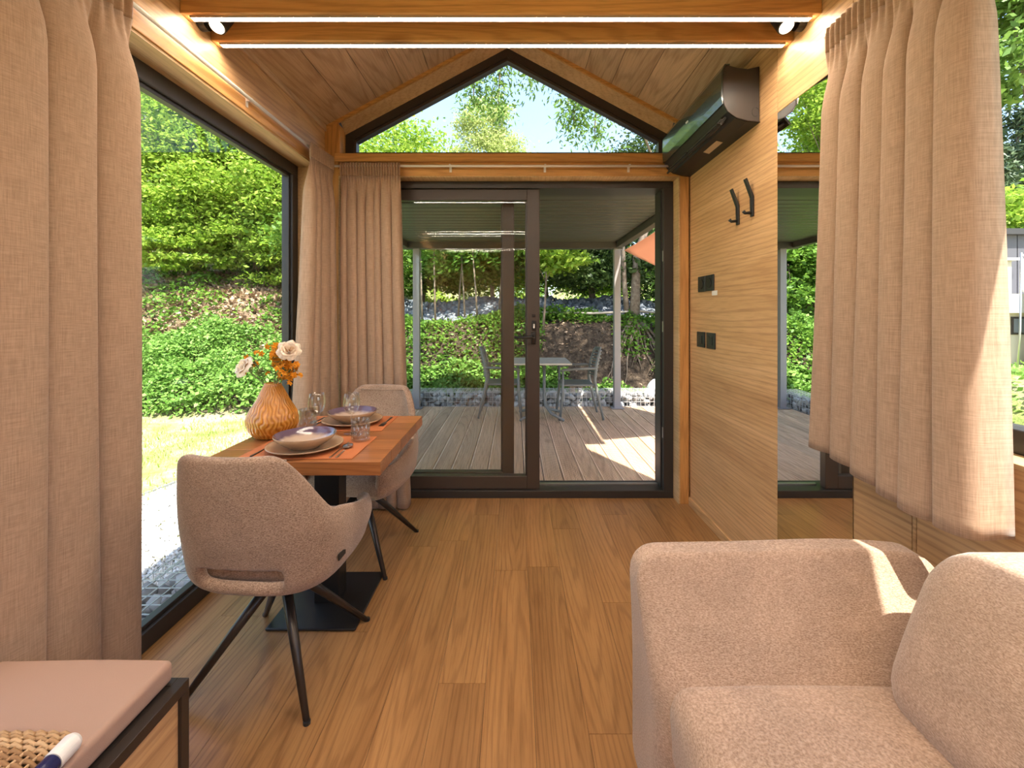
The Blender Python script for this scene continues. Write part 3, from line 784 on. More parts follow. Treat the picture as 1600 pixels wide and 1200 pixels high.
def wine_glass(x, y, label):
    t = thing('wine_glass', label, 'glass', (x, y, ZT), group='stemmed wine glasses')
    MB().lathe([(.0, 0), (.034, 0), (.034, .0015), (.008, .004), (.0, .0045)], 32).build('foot', M['glass'], t, smooth=True)
    MB().tube([(0, 0, .003), (0, 0, .02), (0, 0, .088)], [.006, .0032, .0032], 10).build('stem', M['glass'], t, smooth=True)
    MB().lathe([(.0, .086), (.012, .088), (.026, .100), (.035, .120), (.0375, .138), (.035, .162), (.031, .184), (.0300, .184), (.034, .162), (.0363, .138), (.0338, .121), (.025, .102), (.011, .091), (.0, .090)], 36).build('goblet', M['glass'], t, smooth=True)
def tumbler(x, y, z, label):
    def cut(a, zz):
        if zz < .012 or zz > .082: return 1
        k = 62.0; p = abs(math.sin(6*a + zz*k)); q = abs(math.sin(6*a - zz*k)); return 1 - .075*(max(p, q)**5)
    prof = [(.0, 0), (.036, 0), (.0385, .003)] + [(.0390 + .0012*k/20, .006 + .0045*k) for k in range(18)] + [(.0402, .092), (.0375, .092)]
    prof += [(.0365, .075), (.0355, .030), (.033, .014), (.0, .012)]
    o = MB().lathe(prof, 72, wob=lambda a, zz: cut(a, zz)).build('tumbler', M['crystal'], None, smooth=False, loc=(x, y, z))
    tag(o, label, 'glass', 'cut crystal tumblers')
wine_glass(-.752, 2.06, 'wine glass to the right, behind the near tumbler')
wine_glass(-.912, 2.06, 'wine glass to the left, behind the near bowl')
tumbler(-.668, 1.935, ZM, 'cut crystal tumbler on the right end of the near placemat')
tumbler(-.990, 2.135, ZM, 'cut crystal tumbler on the left end of the far placemat')
def cutlery(kind, x, y, rz, m, label):
    t = thing(kind, label, kind, (x, y, ZM), rz, 'cutlery on the placemats')
    h = MB()
    h.prism([(-.0035, -.105), (.0035, -.105), (.0055, -.100), (.0025, .0), (-.0025, .0), (-.0055, -.100)], 'z', .0005, .0035)
    h.build('handle', m, t, bevel=.001)
    if kind == 'spoon':
        def S(u, v):
            a = u*2*math.pi; r = v; return (.0195*r*math.sin(a), .030 - .031*r*math.cos(a), .002 + .007*r*r)
        MB().grid(S, 24, 6).build('spoon_bowl', m, t, smooth=True, solid=.0012)
    elif kind == 'knife':
        MB().prism([(-.003, .0), (.004, .0), (.008, .02), (.008, .08), (.001, .105), (-.003, .095)], 'z', .001, .0028).build('blade', m, t)
    else:
        MB().prism([(-.003, 0), (.003, 0), (.011, .03), (.011, .045), (-.011, .045), (-.011, .03)], 'z', .002, .004).build('neck', m, t)
        for k in range(4): box('tine', m, t, -.011 + k*.0063, -.0075 + k*.0063, .045, .085, .002, .004)
    return t
cutlery('spoon', -.682, 1.80, math.radians(3), M['steel'], 'steel spoon beside the near tumbler')
cutlery('knife', -.7030, 1.80, math.radians(1), M['steel'], 'steel knife between the near plate and the spoon')
cutlery('fork', -1.010, 1.815, math.radians(0), M['bronze'], 'fork to the left of the near plate')
cutlery('spoon', -1.004, 2.255, math.radians(180), M['bronze'], 'dark spoon to the left of the far plate')
cutlery('knife', -.978, 2.255, math.radians(180), M['bronze'], 'dark knife close to the left of the far plate')
cutlery('fork', -.650, 2.255, math.radians(180), M['bronze'], 'dark fork to the right of the far plate')

# vase and flowers
def amber():
    m, nt, b = new_mat('amber_glaze'); tc = N(nt, 'TexCoord'); n = N(nt, 'TexNoise', Scale=30.0, Detail=4.0); nt.links.new(tc.outputs['Object'], n.inputs['Vector'])
    g = N(nt, 'NewGeometry'); r = ramp(nt, [(.44, (.26, .075, .008)), (.50, (.52, .20, .02)), (.57, (.70, .36, .08))]); nt.links.new(g.outputs['Pointiness'], r.inputs['Fac'])
    r2 = ramp(nt, [(.3, (.75, .7, .6)), (.7, (1.1, 1.05, 1))]); nt.links.new(n.outputs['Fac'], r2.inputs['Fac'])
    nt.links.new(mixrgb(nt, r.outputs['Color'], r2.outputs['Color'], .8, 'MULTIPLY'), b.inputs['Base Color'])
    b.inputs['Roughness'].default_value = .25; b.inputs['Coat Weight'].default_value = .3; return m
vp = [(.0, 0), (.055, 0), (.070, .004), (.092, .030), (.104, .060), (.105, .082), (.098, .108), (.082, .138), (.066, .165), (.055, .190), (.045, .212), (.036, .228), (.033, .240)]
fine = []
for i in range(len(vp) - 1):
    for k in range(6):
        f = k/6; fine.append((vp[i][0]*(1-f) + vp[i+1][0]*f, vp[i][1]*(1-f) + vp[i+1][1]*f))
fine += [vp[-1], (.029, .240), (.030, .225), (.040, .205), (.055, .17), (.09, .09), (.06, .02), (0, .015)]
def ridges(a, z):
    if z > .236: return 1
    return 1 + .050*(abs(math.sin(17*a + .9*math.sin(z*110 + 3*math.sin(4*a)) + .6*math.sin(z*47 + 5*a)))**.7 - .5) + .012*math.sin(5*a + z*30)
vase = MB().lathe(fine, 200, wob=ridges).build('vase', amber(), None, smooth=True, loc=(-1.085, 2.005, ZT))
tag(vase, 'pear-shaped amber ceramic vase with wavy ridges on the dining table', 'vase')
M['stem'] = plain('flower_stem', (.12, .17, .05), .6)
M['fleaf'] = leaf_mat('flower_leaf', [(.10, .17, .04), (.20, .24, .07)], .2)
M['petal'] = leaf_mat('cream_petal', [(.86, .68, .54), (.92, .78, .62), (.90, .72, .58)], .3)
M['orange'] = leaf_mat('orange_petal', [(.72, .27, .012), (.80, .36, .02), (.60, .20, .01)], .3)
VX, VY, VZ = -1.085, 2.005, ZT + .22
def leaf_blade(b, p, d, w, l, ref=(.1, .2, 1)):
    p, d = Vector(p), Vector(d).normalized(); s = d.cross(Vector(ref)).normalized(); u = s.cross(d)
    pts = [p, p + d*l*.35 + s*w + u*.003, p + d*l*.35 - s*w + u*.003, p + d*l*.7 + s*w*.8, p + d*l*.7 - s*w*.8, p + d*l - u*.006, p + d*l*.35 - u*.002, p + d*l*.7 - u*.003]
    b.add(pts, [(0, 1, 6), (0, 6, 2), (1, 3, 7, 6), (6, 7, 4, 2), (3, 5, 7), (7, 5, 4)])
def rose(dx, dy, dz, label):
    t = thing('rose', label, 'flower', (VX, VY, VZ), group='cream roses in the vase'); h = Vector((dx, dy, dz)); r = random.Random(int(dx*1000))
    MB().tube([(0, 0, -.12), (dx*.15, dy*.15, .0), (dx*.6, dy*.6, dz*.5), h], .0028, 7).build('stem', M['stem'], t, smooth=True)
    ax = Vector((dx, -.14, .10)).normalized(); e1 = ax.orthogonal().normalized(); e2 = ax.cross(e1)
    bl = empty('bloom', h, parent=t)
    for ring, (n, rad, tilt, size) in enumerate(((3, .008, .05, .022), (5, .016, .30, .027), (6, .024, .62, .031), (7, .031, 1.0, .030))):
        for k in range(n):
            a = 2*math.pi*k/n + ring*.7 + r.uniform(-.2, .2); out = e1*math.cos(a) + e2*math.sin(a); side = ax.cross(out)
            def PT(u, v, out=out, side=side, rad=rad, tilt=tilt, size=size):
                w = (u - .5)*2; up = v*size*1.25
                return out*(rad*(.35 + .65*v**.6)*(1 - .16*w*w) + tilt*.010*v*v) + side*(w*size*.62*(.45 + .55*math.sin(math.pi*min(1, v*.8 + .12)))) + ax*(up - tilt*.011*v*v*3 - .25*size*w*w*v)
            MB().grid(PT, 6, 5).build('petal', M['petal'], bl, smooth=True).scale = (1.3, 1.3, 1.3)
    L = MB()
    for k in range(3):
        leaf_blade(L, h*(.55 + .12*k), (r.uniform(-1, 1), r.uniform(-1, .2), .25), .012, .055)
    L.build('leaves', M['fleaf'], t)
rose(-.110, -.02, .090, 'cream rose leaning out to the left of the vase')
rose(.080, -.015, .165, 'cream rose at the upper right of the bouquet')
def sprig(dx, dy, dz, n, sd, label):
    t = thing('orange_sprig', label, 'flower', (VX, VY, VZ), group='orange blossom sprigs in the vase'); r = random.Random(sd); h = Vector((dx, dy, dz))
    S = MB(); S.tube([(0, 0, -.10), (dx*.2, dy*.2, .0), (dx*.7, dy*.7, dz*.6), h], .0022, 6)
    B = MB()
    for k in range(n):
        c = h + Vector((r.gauss(0, .024), r.gauss(0, .020), r.gauss(-.008, .028)))
        S.tube([h*.72, h*.8 + (c - h)*.5, c], .0010, 4)
        ax = Vector((r.uniform(-.8, .8), r.uniform(-1.2, -.2), r.uniform(-.2, .9))).normalized(); e1 = ax.orthogonal().normalized(); e2 = ax.cross(e1); tw = r.random()*6
        for q in range(5):
            a = q*1.2566 + tw; d = e1*math.cos(a) + e2*math.sin(a) + ax*.35
            leaf_blade(B, c, d, .0060, .0150, ax)
    S.build('stem', M['stem'], t, smooth=True); B.build('blossoms', M['orange'], t)
    L = MB()
    for k in range(3): leaf_blade(L, h*(.35 + .15*k), (r.uniform(-1, 1), r.uniform(-1, .3), .3), .013, .060)
    L.build('leaves', M['fleaf'], t)
sprig(.045, -.01, .100, 30, 1, 'orange blossom sprig low in the middle of the bouquet')
sprig(.020, .01, .160, 26, 2, 'tallest orange blossom sprig of the bouquet')
sprig(.095, -.02, .090, 26, 3, 'orange blossom sprig at the right below the rose')
sprig(-.100, .02, .128, 8, 4, 'small orange blossom sprig above the left rose')

# ------------------------------------------------------------------ sofa
sofa = thing('sofa', 'beige chenille corner sofa under the right window', 'sofa', (.72, .55, 0))
ox, oy = .72, .55
def part_soft(name, x0, x1, y0, y1, z0, z1, r, fn=None, n=10, m='sofa'):
    return MB().soft(((x0+x1)/2 - ox, (y0+y1)/2 - oy, (z0+z1)/2), (x1-x0, y1-y0, z1-z0), r, n, fn).build(name, M[m], sofa, smooth=True)
part_soft('base', .335, 1.165, -.45, 1.24, .055, .285, .03)
part_soft('end_backrest', .318, 1.125, .97, 1.275, .06, .668, .070,
          lambda p: (p.x, p.y + .205*smooth01((p.z + .02)/.34)*(.1525 - p.y)/.305, p.z - .012*abs(p.x/.4)**3*(p.z > .2) + .004*math.sin(p.x*9)*(p.z > .2)), 16)
part_soft('seat_cushion', .345, .93, -.42, 1.055, .275, .452, .055,
          lambda p: (p.x, p.y, p.z + (.024*(1 - (p.x/.31)**2)*(1 - (p.y/.75)**4) if p.z > 0 else 0)), 14)
part_soft('back_cushion', .790, 1.165, .10, 1.030, .415, .788, .098,
          lambda p: (p.x + (.150*((p.z + .1865)/.373)**1.2 - .028*(1 - (p.y/.47)**2)*math.sin(math.pi*(p.z + .1865)/.373))*(.1875 - p.x)/.375, p.y, p.z + .012*math.sin(p.y*7)*(p.z > 0)), 14)
part_soft('back_cushion', .835, 1.165, -.44, .095, .415, .755, .115, lambda p: (p.x + (.075*(p.z/.17) if p.x < 0 else 0), p.y, p.z), 10)
part_soft('back_frame', 1.10, 1.178, -.45, 1.0, .06, .62, .03)
for x in (.38, 1.10):
    for y in (-.38, 1.18): MB().tube([(x - ox, y - oy, 0), (x - ox, y - oy, .06)], [.014, .02], 12).build('foot', M['black'], sofa)

# ------------------------------------------------------------------ bench with pad and what lies on it
bn = thing('bench', 'black steel frame bench with oak panel at the lower left', 'bench', (-1.02, .55, 0))
bx0, bx1, by0, by1, bz = -1.185 + 1.02, -.760 + 1.02, -.20 - .55, 1.045 - .55, .452; tk = .025
for x in (bx0, bx1 - tk):
    for y in (by0, by1 - tk): box('leg', M['bronze'], bn, x, x + tk, y, y + tk, 0, bz - tk, bevel=.0015)
for z in (bz - tk, .02):
    for x in (bx0, bx1 - tk): box('rail', M['bronze'], bn, x, x + tk, by0 + (tk if z < .1 else 0), by1 - (tk if z < .1 else 0), z, z + tk, bevel=.0015)
    for y in (by0, by1 - tk): box('rail', M['bronze'], bn, bx0 + tk, bx1 - tk, y, y + tk, z, z + tk, bevel=.0015)
box('side_panel', M['laminate'], bn, bx1 - .019, bx1 - .008, by0 + tk, by1 - tk, .045, bz - tk)
box('end_panel', M['laminate'], bn, bx0 + tk, bx1 - tk, by1 - .019, by1 - .008, .045, bz - tk)
box('seat_board', M['bronze'], bn, bx0 + tk, bx1 - tk, by0 + tk, by1 - tk, bz - .018, bz - .002)
pad = MB().soft((0, 0, .025), (.400, 1.225, .050), .012, 10, lambda p: (p.x, p.y, p.z + (.003*math.sin(p.x*12 + 1)*math.cos(p.y*9) if p.z > 0 else 0))).build('seat_pad', M['pad'], None, smooth=True, loc=(-.990, .425, bz + .0005))
tag(pad, 'dusty rose seat pad lying on the black bench', 'cushion')
PZ = bz + .0525
# woven pouch: crossing strands over a pillow shape
M['straw'] = leaf_mat('seagrass', [(.30, .16, .07), (.48, .29, .15), (.60, .40, .22), (.36, .20, .09)], .0, .7)
pouch = thing('woven_pouch', 'woven seagrass pouch lying on the seat pad', 'pouch', (-1.003, .715, PZ), math.radians(3))
pw, pd = .185, .12
def hump(x, y): return .004 + .040*max(0, 1 - abs(x/pw)**2.6)**.6*max(0, 1 - abs(y/pd)**2.6)**.6
MB().grid(lambda u, v: ((u*2-1)*pw*.97, (v*2-1)*pd*.97, hump((u*2-1)*pw, (v*2-1)*pd) - .004), 20, 16).build('lining', plain('dark_straw', (.10, .055, .025), .9), pouch, smooth=True)
W = MB(); ns, nw = 34, 22
for i in range(ns):
    x = (i + .5)/ns*2*pw - pw
    W.tube([(x, y, hump(x, y) + .0022*math.sin(math.pi*(j + i))) for j, y in ((j, (j + .5)/nw*2*pd - pd) for j in range(nw))], .0030, 5)
W.build('warp_strands', M['straw'], pouch, smooth=True)['kind'] = 'stuff'
W = MB()
for j in range(nw):
    y = (j + .5)/nw*2*pd - pd
    pts = []
    for i in range(ns*2):
        x = (i + .5)/ns*pw - pw; pts.append((x, y, hump(x, y) - .0026*math.cos(math.pi*(i/2.0 + j))))
    W.tube(pts, .0040, 5)
W.build('weft_strands', M['straw'], pouch, smooth=True)['kind'] = 'stuff'
bt = thing('bottle', 'small dark blue bottle with white cap beside the woven pouch', 'bottle', (-.800, .748, PZ + .017), 0)
Rb = Matrix.Rotation(math.radians(4), 4, 'Z') @ Matrix.Rotation(math.radians(-90), 4, 'X')
for nm, prof, m in (('cap', [(0, .028), (.0165, .028), (.0170, .030), (.0170, .064), (.014, .070), (0, .071)], M['white']),
                    ('flask', [(0, -.085), (.014, -.085), (.0165, -.080), (.0165, .010), (.0155, .027), (0, .0275)], plain('navy_gloss', (.012, .014, .075), .25))):
    MB().lathe(prof, 28).build(nm, m, bt, smooth=False).matrix_local = Rb
# ================================================================== OUTSIDE
NR = np.random.default_rng(5)
def sm(t): t = np.clip(t, 0, 1); return t*t*(3 - 2*t)
def ground(x, y):
    x = np.asarray(x, float); y = np.asarray(y, float)
    wl = sm((-2.3 - x)/1.6); wr = sm((x - 4.2)/2.0)
    n = .10*np.sin(1.7*x + .6*y) * np.sin(1.1*y - .5*x) + .05*np.sin(4.1*x + 2)*np.sin(3.7*y)
    front = 1.48*sm((y - 7.15)/1.25) + .035*np.clip(y - 8.6, 0, 60)
    left = .55*sm((y - 6.9)/1.0) + 2.1*sm((y - 7.8)/4.6) + .20*np.clip(y - 12.0, 0, 60)
    right = .85*sm((x - 4.6)/1.6)*sm((y - 3.2)/2.2) + .10*np.clip(y - 13, 0, 60)
    up = sm((y - 7.2)/1.5)
    return -.36 + (1 - wl)*(1 - wr)*front + wl*left + wr*right + n*(.25 + .9*up)*sm((y - 6.4)/1.0)

def terrain_mat():
    m, nt, b = new_mat('meadow_ground'); tc = N(nt, 'TexCoord')
    n1 = N(nt, 'TexNoise', Scale=.9, Detail=6.0, Roughness=.65); nt.links.new(tc.outputs['Object'], n1.inputs['Vector'])
    n2 = N(nt, 'TexNoise', Scale=22.0, Detail=5.0, Roughness=.7); nt.links.new(tc.outputs['Object'], n2.inputs['Vector'])
    a = ramp(nt, [(.36, (.16, .22, .045)), (.46, (.34, .36, .14)), (.56, (.52, .45, .27)), (.7, (.46, .37, .23))]); nt.links.new(n1.outputs['Fac'], a.inputs['Fac'])
    f = ramp(nt, [(.3, (.6, .6, .55)), (.6, (1.1, 1.1, 1.1))]); nt.links.new(n2.outputs['Fac'], f.inputs['Fac'])
    lawn = mixrgb(nt, a.outputs['Color'], f.outputs['Color'], .8, 'MULTIPLY')
    e = ramp(nt, [(.34, (.028, .020, .014)), (.5, (.060, .043, .030)), (.66, (.11, .082, .057))]); nt.links.new(n2.outputs['Fac'], e.inputs['Fac'])
    sp = N(nt, 'SeparateXYZ'); nt.links.new(tc.outputs['Object'], sp.inputs[0])
    mr = N(nt, 'MapRange'); mr.inputs['From Min'].default_value = 6.9; mr.inputs['From Max'].default_value = 7.3; nt.links.new(sp.outputs['Y'], mr.inputs['Value'])
    mq = N(nt, 'MapRange'); mq.inputs['From Min'].default_value = 8.7; mq.inputs['From Max'].default_value = 9.6; mq.inputs['To Min'].default_value = 1.0; mq.inputs['To Max'].default_value = 0.0; nt.links.new(sp.outputs['Y'], mq.inputs['Value'])
    mz = N(nt, 'Math', operation='MULTIPLY'); nt.links.new(mr.outputs[0], mz.inputs[0]); nt.links.new(mq.outputs[0], mz.inputs[1])
    nt.links.new(mixrgb(nt, lawn, e.outputs['Color'], mz.outputs[0]), b.inputs['Base Color'])
    b.inputs['Roughness'].default_value = .95; b.inputs['Specular IOR Level'].default_value = .1
    bp = N(nt, 'Bump', Strength=.6, Distance=.05); nt.links.new(n2.outputs['Fac'], bp.inputs['Height']); nt.links.new(bp.outputs['Normal'], b.inputs['Normal'])
    return m
gx = np.concatenate([np.arange(-46, -12, 1.0), np.arange(-12, 12, .16), np.arange(12, 50, 1.0)])
gy = np.concatenate([np.arange(-14, 4, 1.0), np.arange(4, 14, .14), np.arange(14, 62, 1.0)])
GXX, GYY = np.meshgrid(gx, gy); nx, ny = len(gx), len(gy)
tv = np.stack([GXX, GYY, ground(GXX, GYY)], -1).reshape(-1, 3)
ii, jj = np.meshgrid(np.arange(nx - 1), np.arange(ny - 1)); q = (jj*nx + ii).ravel()
tag(np_mesh('ground', tv, np.stack([q, q + 1, q + nx + 1, q + nx], -1), terrain_mat(), None, True), 'sloping meadow ground and earth bank around the cabin', kind='structure')

# ------------------------------------------------------------------ scatter helpers
def unit(v): return v/np.maximum(np.linalg.norm(v, axis=-1, keepdims=True), 1e-9)
def leaf_quads(p, size, wide=.5, up=.35, droop=0.0):
    n = len(p); d = NR.normal(size=(n, 3)); d[:, 2] = d[:, 2]*.55 - droop; d = unit(d)
    nr = NR.normal(size=(n, 3)); nr[:, 2] += up*2; s = unit(np.cross(d, nr)); L = (size*NR.uniform(.6, 1.35, n))[:, None]
    w = L*wide*.5; v = np.stack([p, p + d*L*.5 + s*w, p + d*L, p + d*L*.5 - s*w], 1).reshape(-1, 3)
    return v, np.arange(n*4).reshape(-1, 4)
def blob_points(blobs, n, clusters=26, spread=.20):
    wts = np.array([b[3]*b[4]*b[5] for b in blobs])**.75; wts /= wts.sum(); out = []
    for b, w in zip(blobs, wts):
        k = max(6, int(clusters*w*len(blobs))); c = unit(NR.normal(size=(k, 3)))*(NR.uniform(.25, 1, (k, 1))**.45)
        m = int(n*w); pick = NR.integers(0, k, m)
        q = c[pick] + NR.normal(size=(m, 3))*spread*np.array([1.25, 1.25, .5])
        out.append(q*np.array(b[3:6]) + np.array(b[:3]))
    return np.concatenate(out)

LM = {
 'bright': leaf_mat('bright_green_leaf', [(.16, .29, .025), (.27, .41, .045), (.40, .50, .08), (.20, .34, .03)], .5),
 'mid': leaf_mat('mid_green_leaf', [(.07, .16, .018), (.12, .24, .03), (.18, .30, .04)], .4),
 'dark': leaf_mat('dark_green_leaf', [(.030, .060, .014), (.055, .095, .022), (.085, .13, .035)], .3),
 'birch': leaf_mat('pale_birch_leaf', [(.30, .38, .10), (.42, .48, .16), (.50, .52, .22)], .45),
 'ash': leaf_mat('hanging_ash_leaf', [(.14, .26, .05), (.22, .34, .07), (.10, .19, .04)], .4),
 'needle': leaf_mat('conifer_needle', [(.05, .085, .040), (.075, .115, .05), (.10, .135, .06)], .15),
 'pine': leaf_mat('dull_pine_needle', [(.13, .16, .07), (.20, .22, .11), (.27, .26, .14), (.10, .13, .06)], .2),
 'ivy': leaf_mat('ivy_leaf', [(.10, .22, .03), (.17, .32, .055), (.25, .40, .09), (.12, .25, .04)], .35),
 'litter': leaf_mat('dry_leaf', [(.20, .125, .075), (.32, .215, .14), (.45, .32, .21), (.13, .08, .05)], .1),
 'grass': leaf_mat('grass_blade', [(.30, .38, .08), (.42, .44, .16), (.58, .52, .28), (.22, .33, .05)], .35)}
M['bark'] = speckle('tree_bark', [(.10, .07, .05), (.20, .15, .11), (.30, .25, .19)], 14)
M['birchbark'] = speckle('birch_bark', [(.25, .22, .2), (.6, .58, .54), (.7, .68, .64)], 6)

def tree(name, label, x, y, blobs, n, size, lm, tr=.12, lean=(0, 0), group='trees around the cabin', clusters=26, bark='bark', droop=0.0, branches=7, spread=.2, wide=.5, path=None):
    z0 = float(ground(x, y)) - .1
    t = thing(name, label, 'tree', (x, y, z0), group=group); org = np.array([x, y, z0])
    p = blob_points(blobs, n, clusters, spread); p = p[p[:, 2] > ground(p[:, 0], p[:, 1]) + .05]
    v, f = leaf_quads(p - org, size, wide, droop=droop)
    c = np_mesh('crown', v, f, lm, t); c['kind'] = 'stuff'
    zt = max(b[2] for b in blobs) - z0; T = MB()
    top = Vector((lean[0], lean[1], zt)); r = random.Random(int(abs(x*100 + y)))
    pth = [Vector(q) - Vector((x, y, z0)) for q in path] if path else [Vector((0, 0, 0)), top*.3 + Vector((r.uniform(-.05, .05), 0, 0)), top*.65, top]
    T.tube(pth, [tr*(1.25 - 1.05*i/(len(pth) - 1)) for i in range(len(pth))], 9)
    T.build('trunk', M[bark], t, smooth=True)
    B = MB()
    for k in range(branches):
        a = top*r.uniform(.35, .85); e = Vector(p[r.randrange(len(p))] - org)
        B.tube([a, a.lerp(e, .5) + Vector((0, 0, r.uniform(-.1, .25))), e], [tr*.35, tr*.22, tr*.06], 6)
    B.build('branches', M[bark], t, smooth=True)
    return t

# seen through the left window
tree('beech_tree', 'bright green tree behind the mulch slope, nearest the window post', -7.0, 12.2, [(-6.9, 11.6, 4.6, 1.7, 1.4, 1.6), (-7.3, 11.9, 6.5, 1.6, 1.4, 1.3), (-6.5, 11.3, 3.1, 1.4, .9, .7)], 38000, .115, LM['bright'], .11, clusters=90, spread=.13)
tree('beech_tree', 'bright green tree above the leaf litter, beside the left curtain', -9.0, 11.9, [(-8.9, 11.4, 4.1, 1.6, 1.2, 1.3), (-9.2, 11.5, 5.9, 1.5, 1.2, 1.1), (-8.4, 11.0, 2.9, 1.5, .8, .55)], 38000, .115, LM['bright'], .11, clusters=90, spread=.13)
tree('beech_tree', 'mid green tree filling the gap in the left window', -8.4, 14.6, [(-8.4, 14.4, 5.4, 2.2, 1.6, 2.2), (-8.0, 14.2, 3.6, 2.4, 1.2, 1.1)], 30000, .14, LM['mid'], .14, clusters=60)
tree('beech_tree', 'mid green slender tree close to the window frame on the left', -5.9, 11.6, [(-6.0, 11.0, 4.4, .9, .9, 1.9), (-5.8, 11.2, 2.7, .9, .8, .9), (-5.6, 11.2, 6.6, 1.3, 1.0, 1.2)], 20000, .11, LM['bright'], .07, clusters=60, spread=.15)
for k, (x, y, h) in enumerate(((-12.6, 15.5, 10.5), (-10.2, 17.5, 11.5), (-15.0, 19.0, 13.5), (-12.0, 21.0, 13.0))):
    b = [(x, y, 1.6 + h*f, (1.05 - f)*2.3 + .2, (1.05 - f)*2.0 + .2, h*.13) for f in (.25, .42, .58, .74, .9)]
    tree('pine_tree', ['dull grey-green pine high up at the left, the shortest', 'dull grey-green pine behind the bright trees', 'tallest dull pine at the far left of the hillside', 'dull grey-green pine farthest up the hillside'][k], x, y, b, 13000, .24, LM['pine'], .18, clusters=34, droop=.5, wide=.28)

# seen through the sliding door and the gable window
tree('maple_tree', 'leafy tree behind the gravel heap, left half of the glass door', -2.4, 11.4, [(-2.3, 10.6, 2.7, 1.9, .9, .95), (-2.8, 11.3, 4.0, 1.6, 1.1, .8), (-1.0, 10.5, 2.6, 1.2, .8, .8)], 22000, .13, LM['mid'], .08, clusters=44)
tree('maple_tree', 'leafy tree with thin stems behind the door handle', -.5, 10.2, [(-.5, 9.9, 2.75, .9, .8, .6), (-1.3, 9.8, 2.5, .8, .7, .5), (-.2, 10.0, 3.5, 1.0, .8, .6)], 12000, .12, LM['mid'], .05, clusters=40)
tree('sapling', 'young tree with a thin bare stem just behind the outdoor table', .50, 8.15, [(.62, 8.1, 2.65, .55, .5, .40), (.85, 8.2, 2.25, .45, .4, .25), (.45, 8.0, 3.1, .6, .5, .4)], 5200, .12, LM['bright'], .022, (.12, 0), clusters=34, branches=10)
tree('maple_tree', 'dark leafy tree behind the canopy post', 1.75, 10.4, [(1.6, 10.0, 2.45, 1.2, .8, .7), (2.6, 10.2, 3.0, 1.5, .9, .9), (1.0, 10.0, 2.8, .9, .7, .6), (3.4, 10.2, 2.3, 1.0, .8, .8)], 22000, .11, LM['dark'], .09, clusters=40)
tree('maple_tree', 'tall bright tree on the left in the gable window', -4.4, 17.5, [(-4.6, 17.2, 7.0, 1.9, 1.6, 1.7), (-3.5, 17.0, 6.2, 1.3, 1.3, 1.3), (-5.6, 17.2, 5.6, 1.6, 1.4, 1.6), (-4.2, 17.0, 4.4, 2.2, 1.3, 1.3)], 26000, .16, LM['bright'], .16, clusters=60)
tree('birch_tree', 'pale yellow-green birch in the middle of the gable window', -1.5, 21.5, [(-1.5, 21.5, 10.4, 1.2, 1.2, 1.5), (-1.3, 21.3, 8.6, 1.75, 1.4, 1.5), (-1.7, 21.3, 6.8, 1.9, 1.4, 1.5)], 30000, .13, LM['birch'], .14, clusters=80, bark='birchbark', droop=.7, spread=.15)
tree('willow_tree', 'sparse grey-green tree low at the right of the gable window', 4.6, 16.5, [(4.2, 16.3, 6.6, 1.0, .9, 1.0), (5.6, 16.3, 7.4, 1.3, 1.0, 1.3), (4.9, 16.3, 5.2, 1.7, 1.0, 1.0)], 9000, .14, LM['dark'], .12, clusters=60)
tree('ivy_tree', 'ivy-clad trunk at the right edge of the doorway', 2.85, 7.85, [(2.78, 7.75, .95, .30, .25, .9), (2.85, 7.8, 2.2, .40, .3, .7), (2.75, 7.7, .2, .35, .25, .5)], 7000, .085, LM['mid'], .09, clusters=60)

stems = random.Random(4)
for k in range(6):
    x = -1.75 + .27*k + stems.uniform(-.08, .08); y = 8.75 + stems.uniform(-.15, .25); z = float(ground(x, y)) - .05; lx = stems.uniform(-.25, .25)
    t = thing('sapling', ['leftmost thin sapling in the row on the bank behind the glass', 'second thin sapling from the left on the bank behind the glass', 'third thin sapling from the left on the bank behind the glass', 'fourth thin sapling from the left on the bank behind the glass', 'fifth thin sapling from the left on the bank behind the glass', 'rightmost thin sapling in the row on the bank behind the glass'][k], 'tree', (x, y, z), group='thin saplings on the bank')
    MB().tube([(0, 0, 0), (lx*.3, 0, .7), (lx, .05, 1.9)], [.022, .017, .006], 7).build('stem', M['bark'], t, smooth=True)
    p = np.array([(lx, .05, 1.75)]) + NR.normal(size=(700, 3))*np.array([.32, .25, .28])
    v, f = leaf_quads(p, .10, .5); np_mesh('crown', v, f, LM['mid'], t)['kind'] = 'stuff'
# the old tree with bare roots; its boughs hang over the roof
ash = tree('ash_tree', 'old tree with bare roots on the bank and boughs hanging over the canopy', 2.22, 8.38, [(2.4, 8.7, 2.5, .9, .6, .55), (1.6, 8.9, 2.3, .8, .5, .45), (3.6, 8.6, 8.3, 2.3, 1.8, 1.5), (2.0, 8.2, 8.2, 1.8, 1.2, 1.0), (.2, 8.2, 7.2, 1.0, .7, .7), (3.0, 4.9, 7.2, 1.5, 1.1, .7)], 36000, .11, LM['dark'], .085, (1.9, .5), clusters=60, bark='bark', path=[(2.22, 8.38, 1.0), (2.25, 8.38, 1.7), (2.28, 8.4, 2.4), (2.95, 8.6, 4.2), (3.7, 8.8, 6.5), (4.0, 8.9, 8.2)])
MB().tube([(-.10, .05, .05), (-.16, .05, .7), (-.2, .05, 1.5), (.6, .4, 3.4), (1.9, .6, 6.0)], [.055, .05, .045, .035, .01], 8).build('second_stem', M['bark'], ash, smooth=True)
ao = Vector(ash.location)
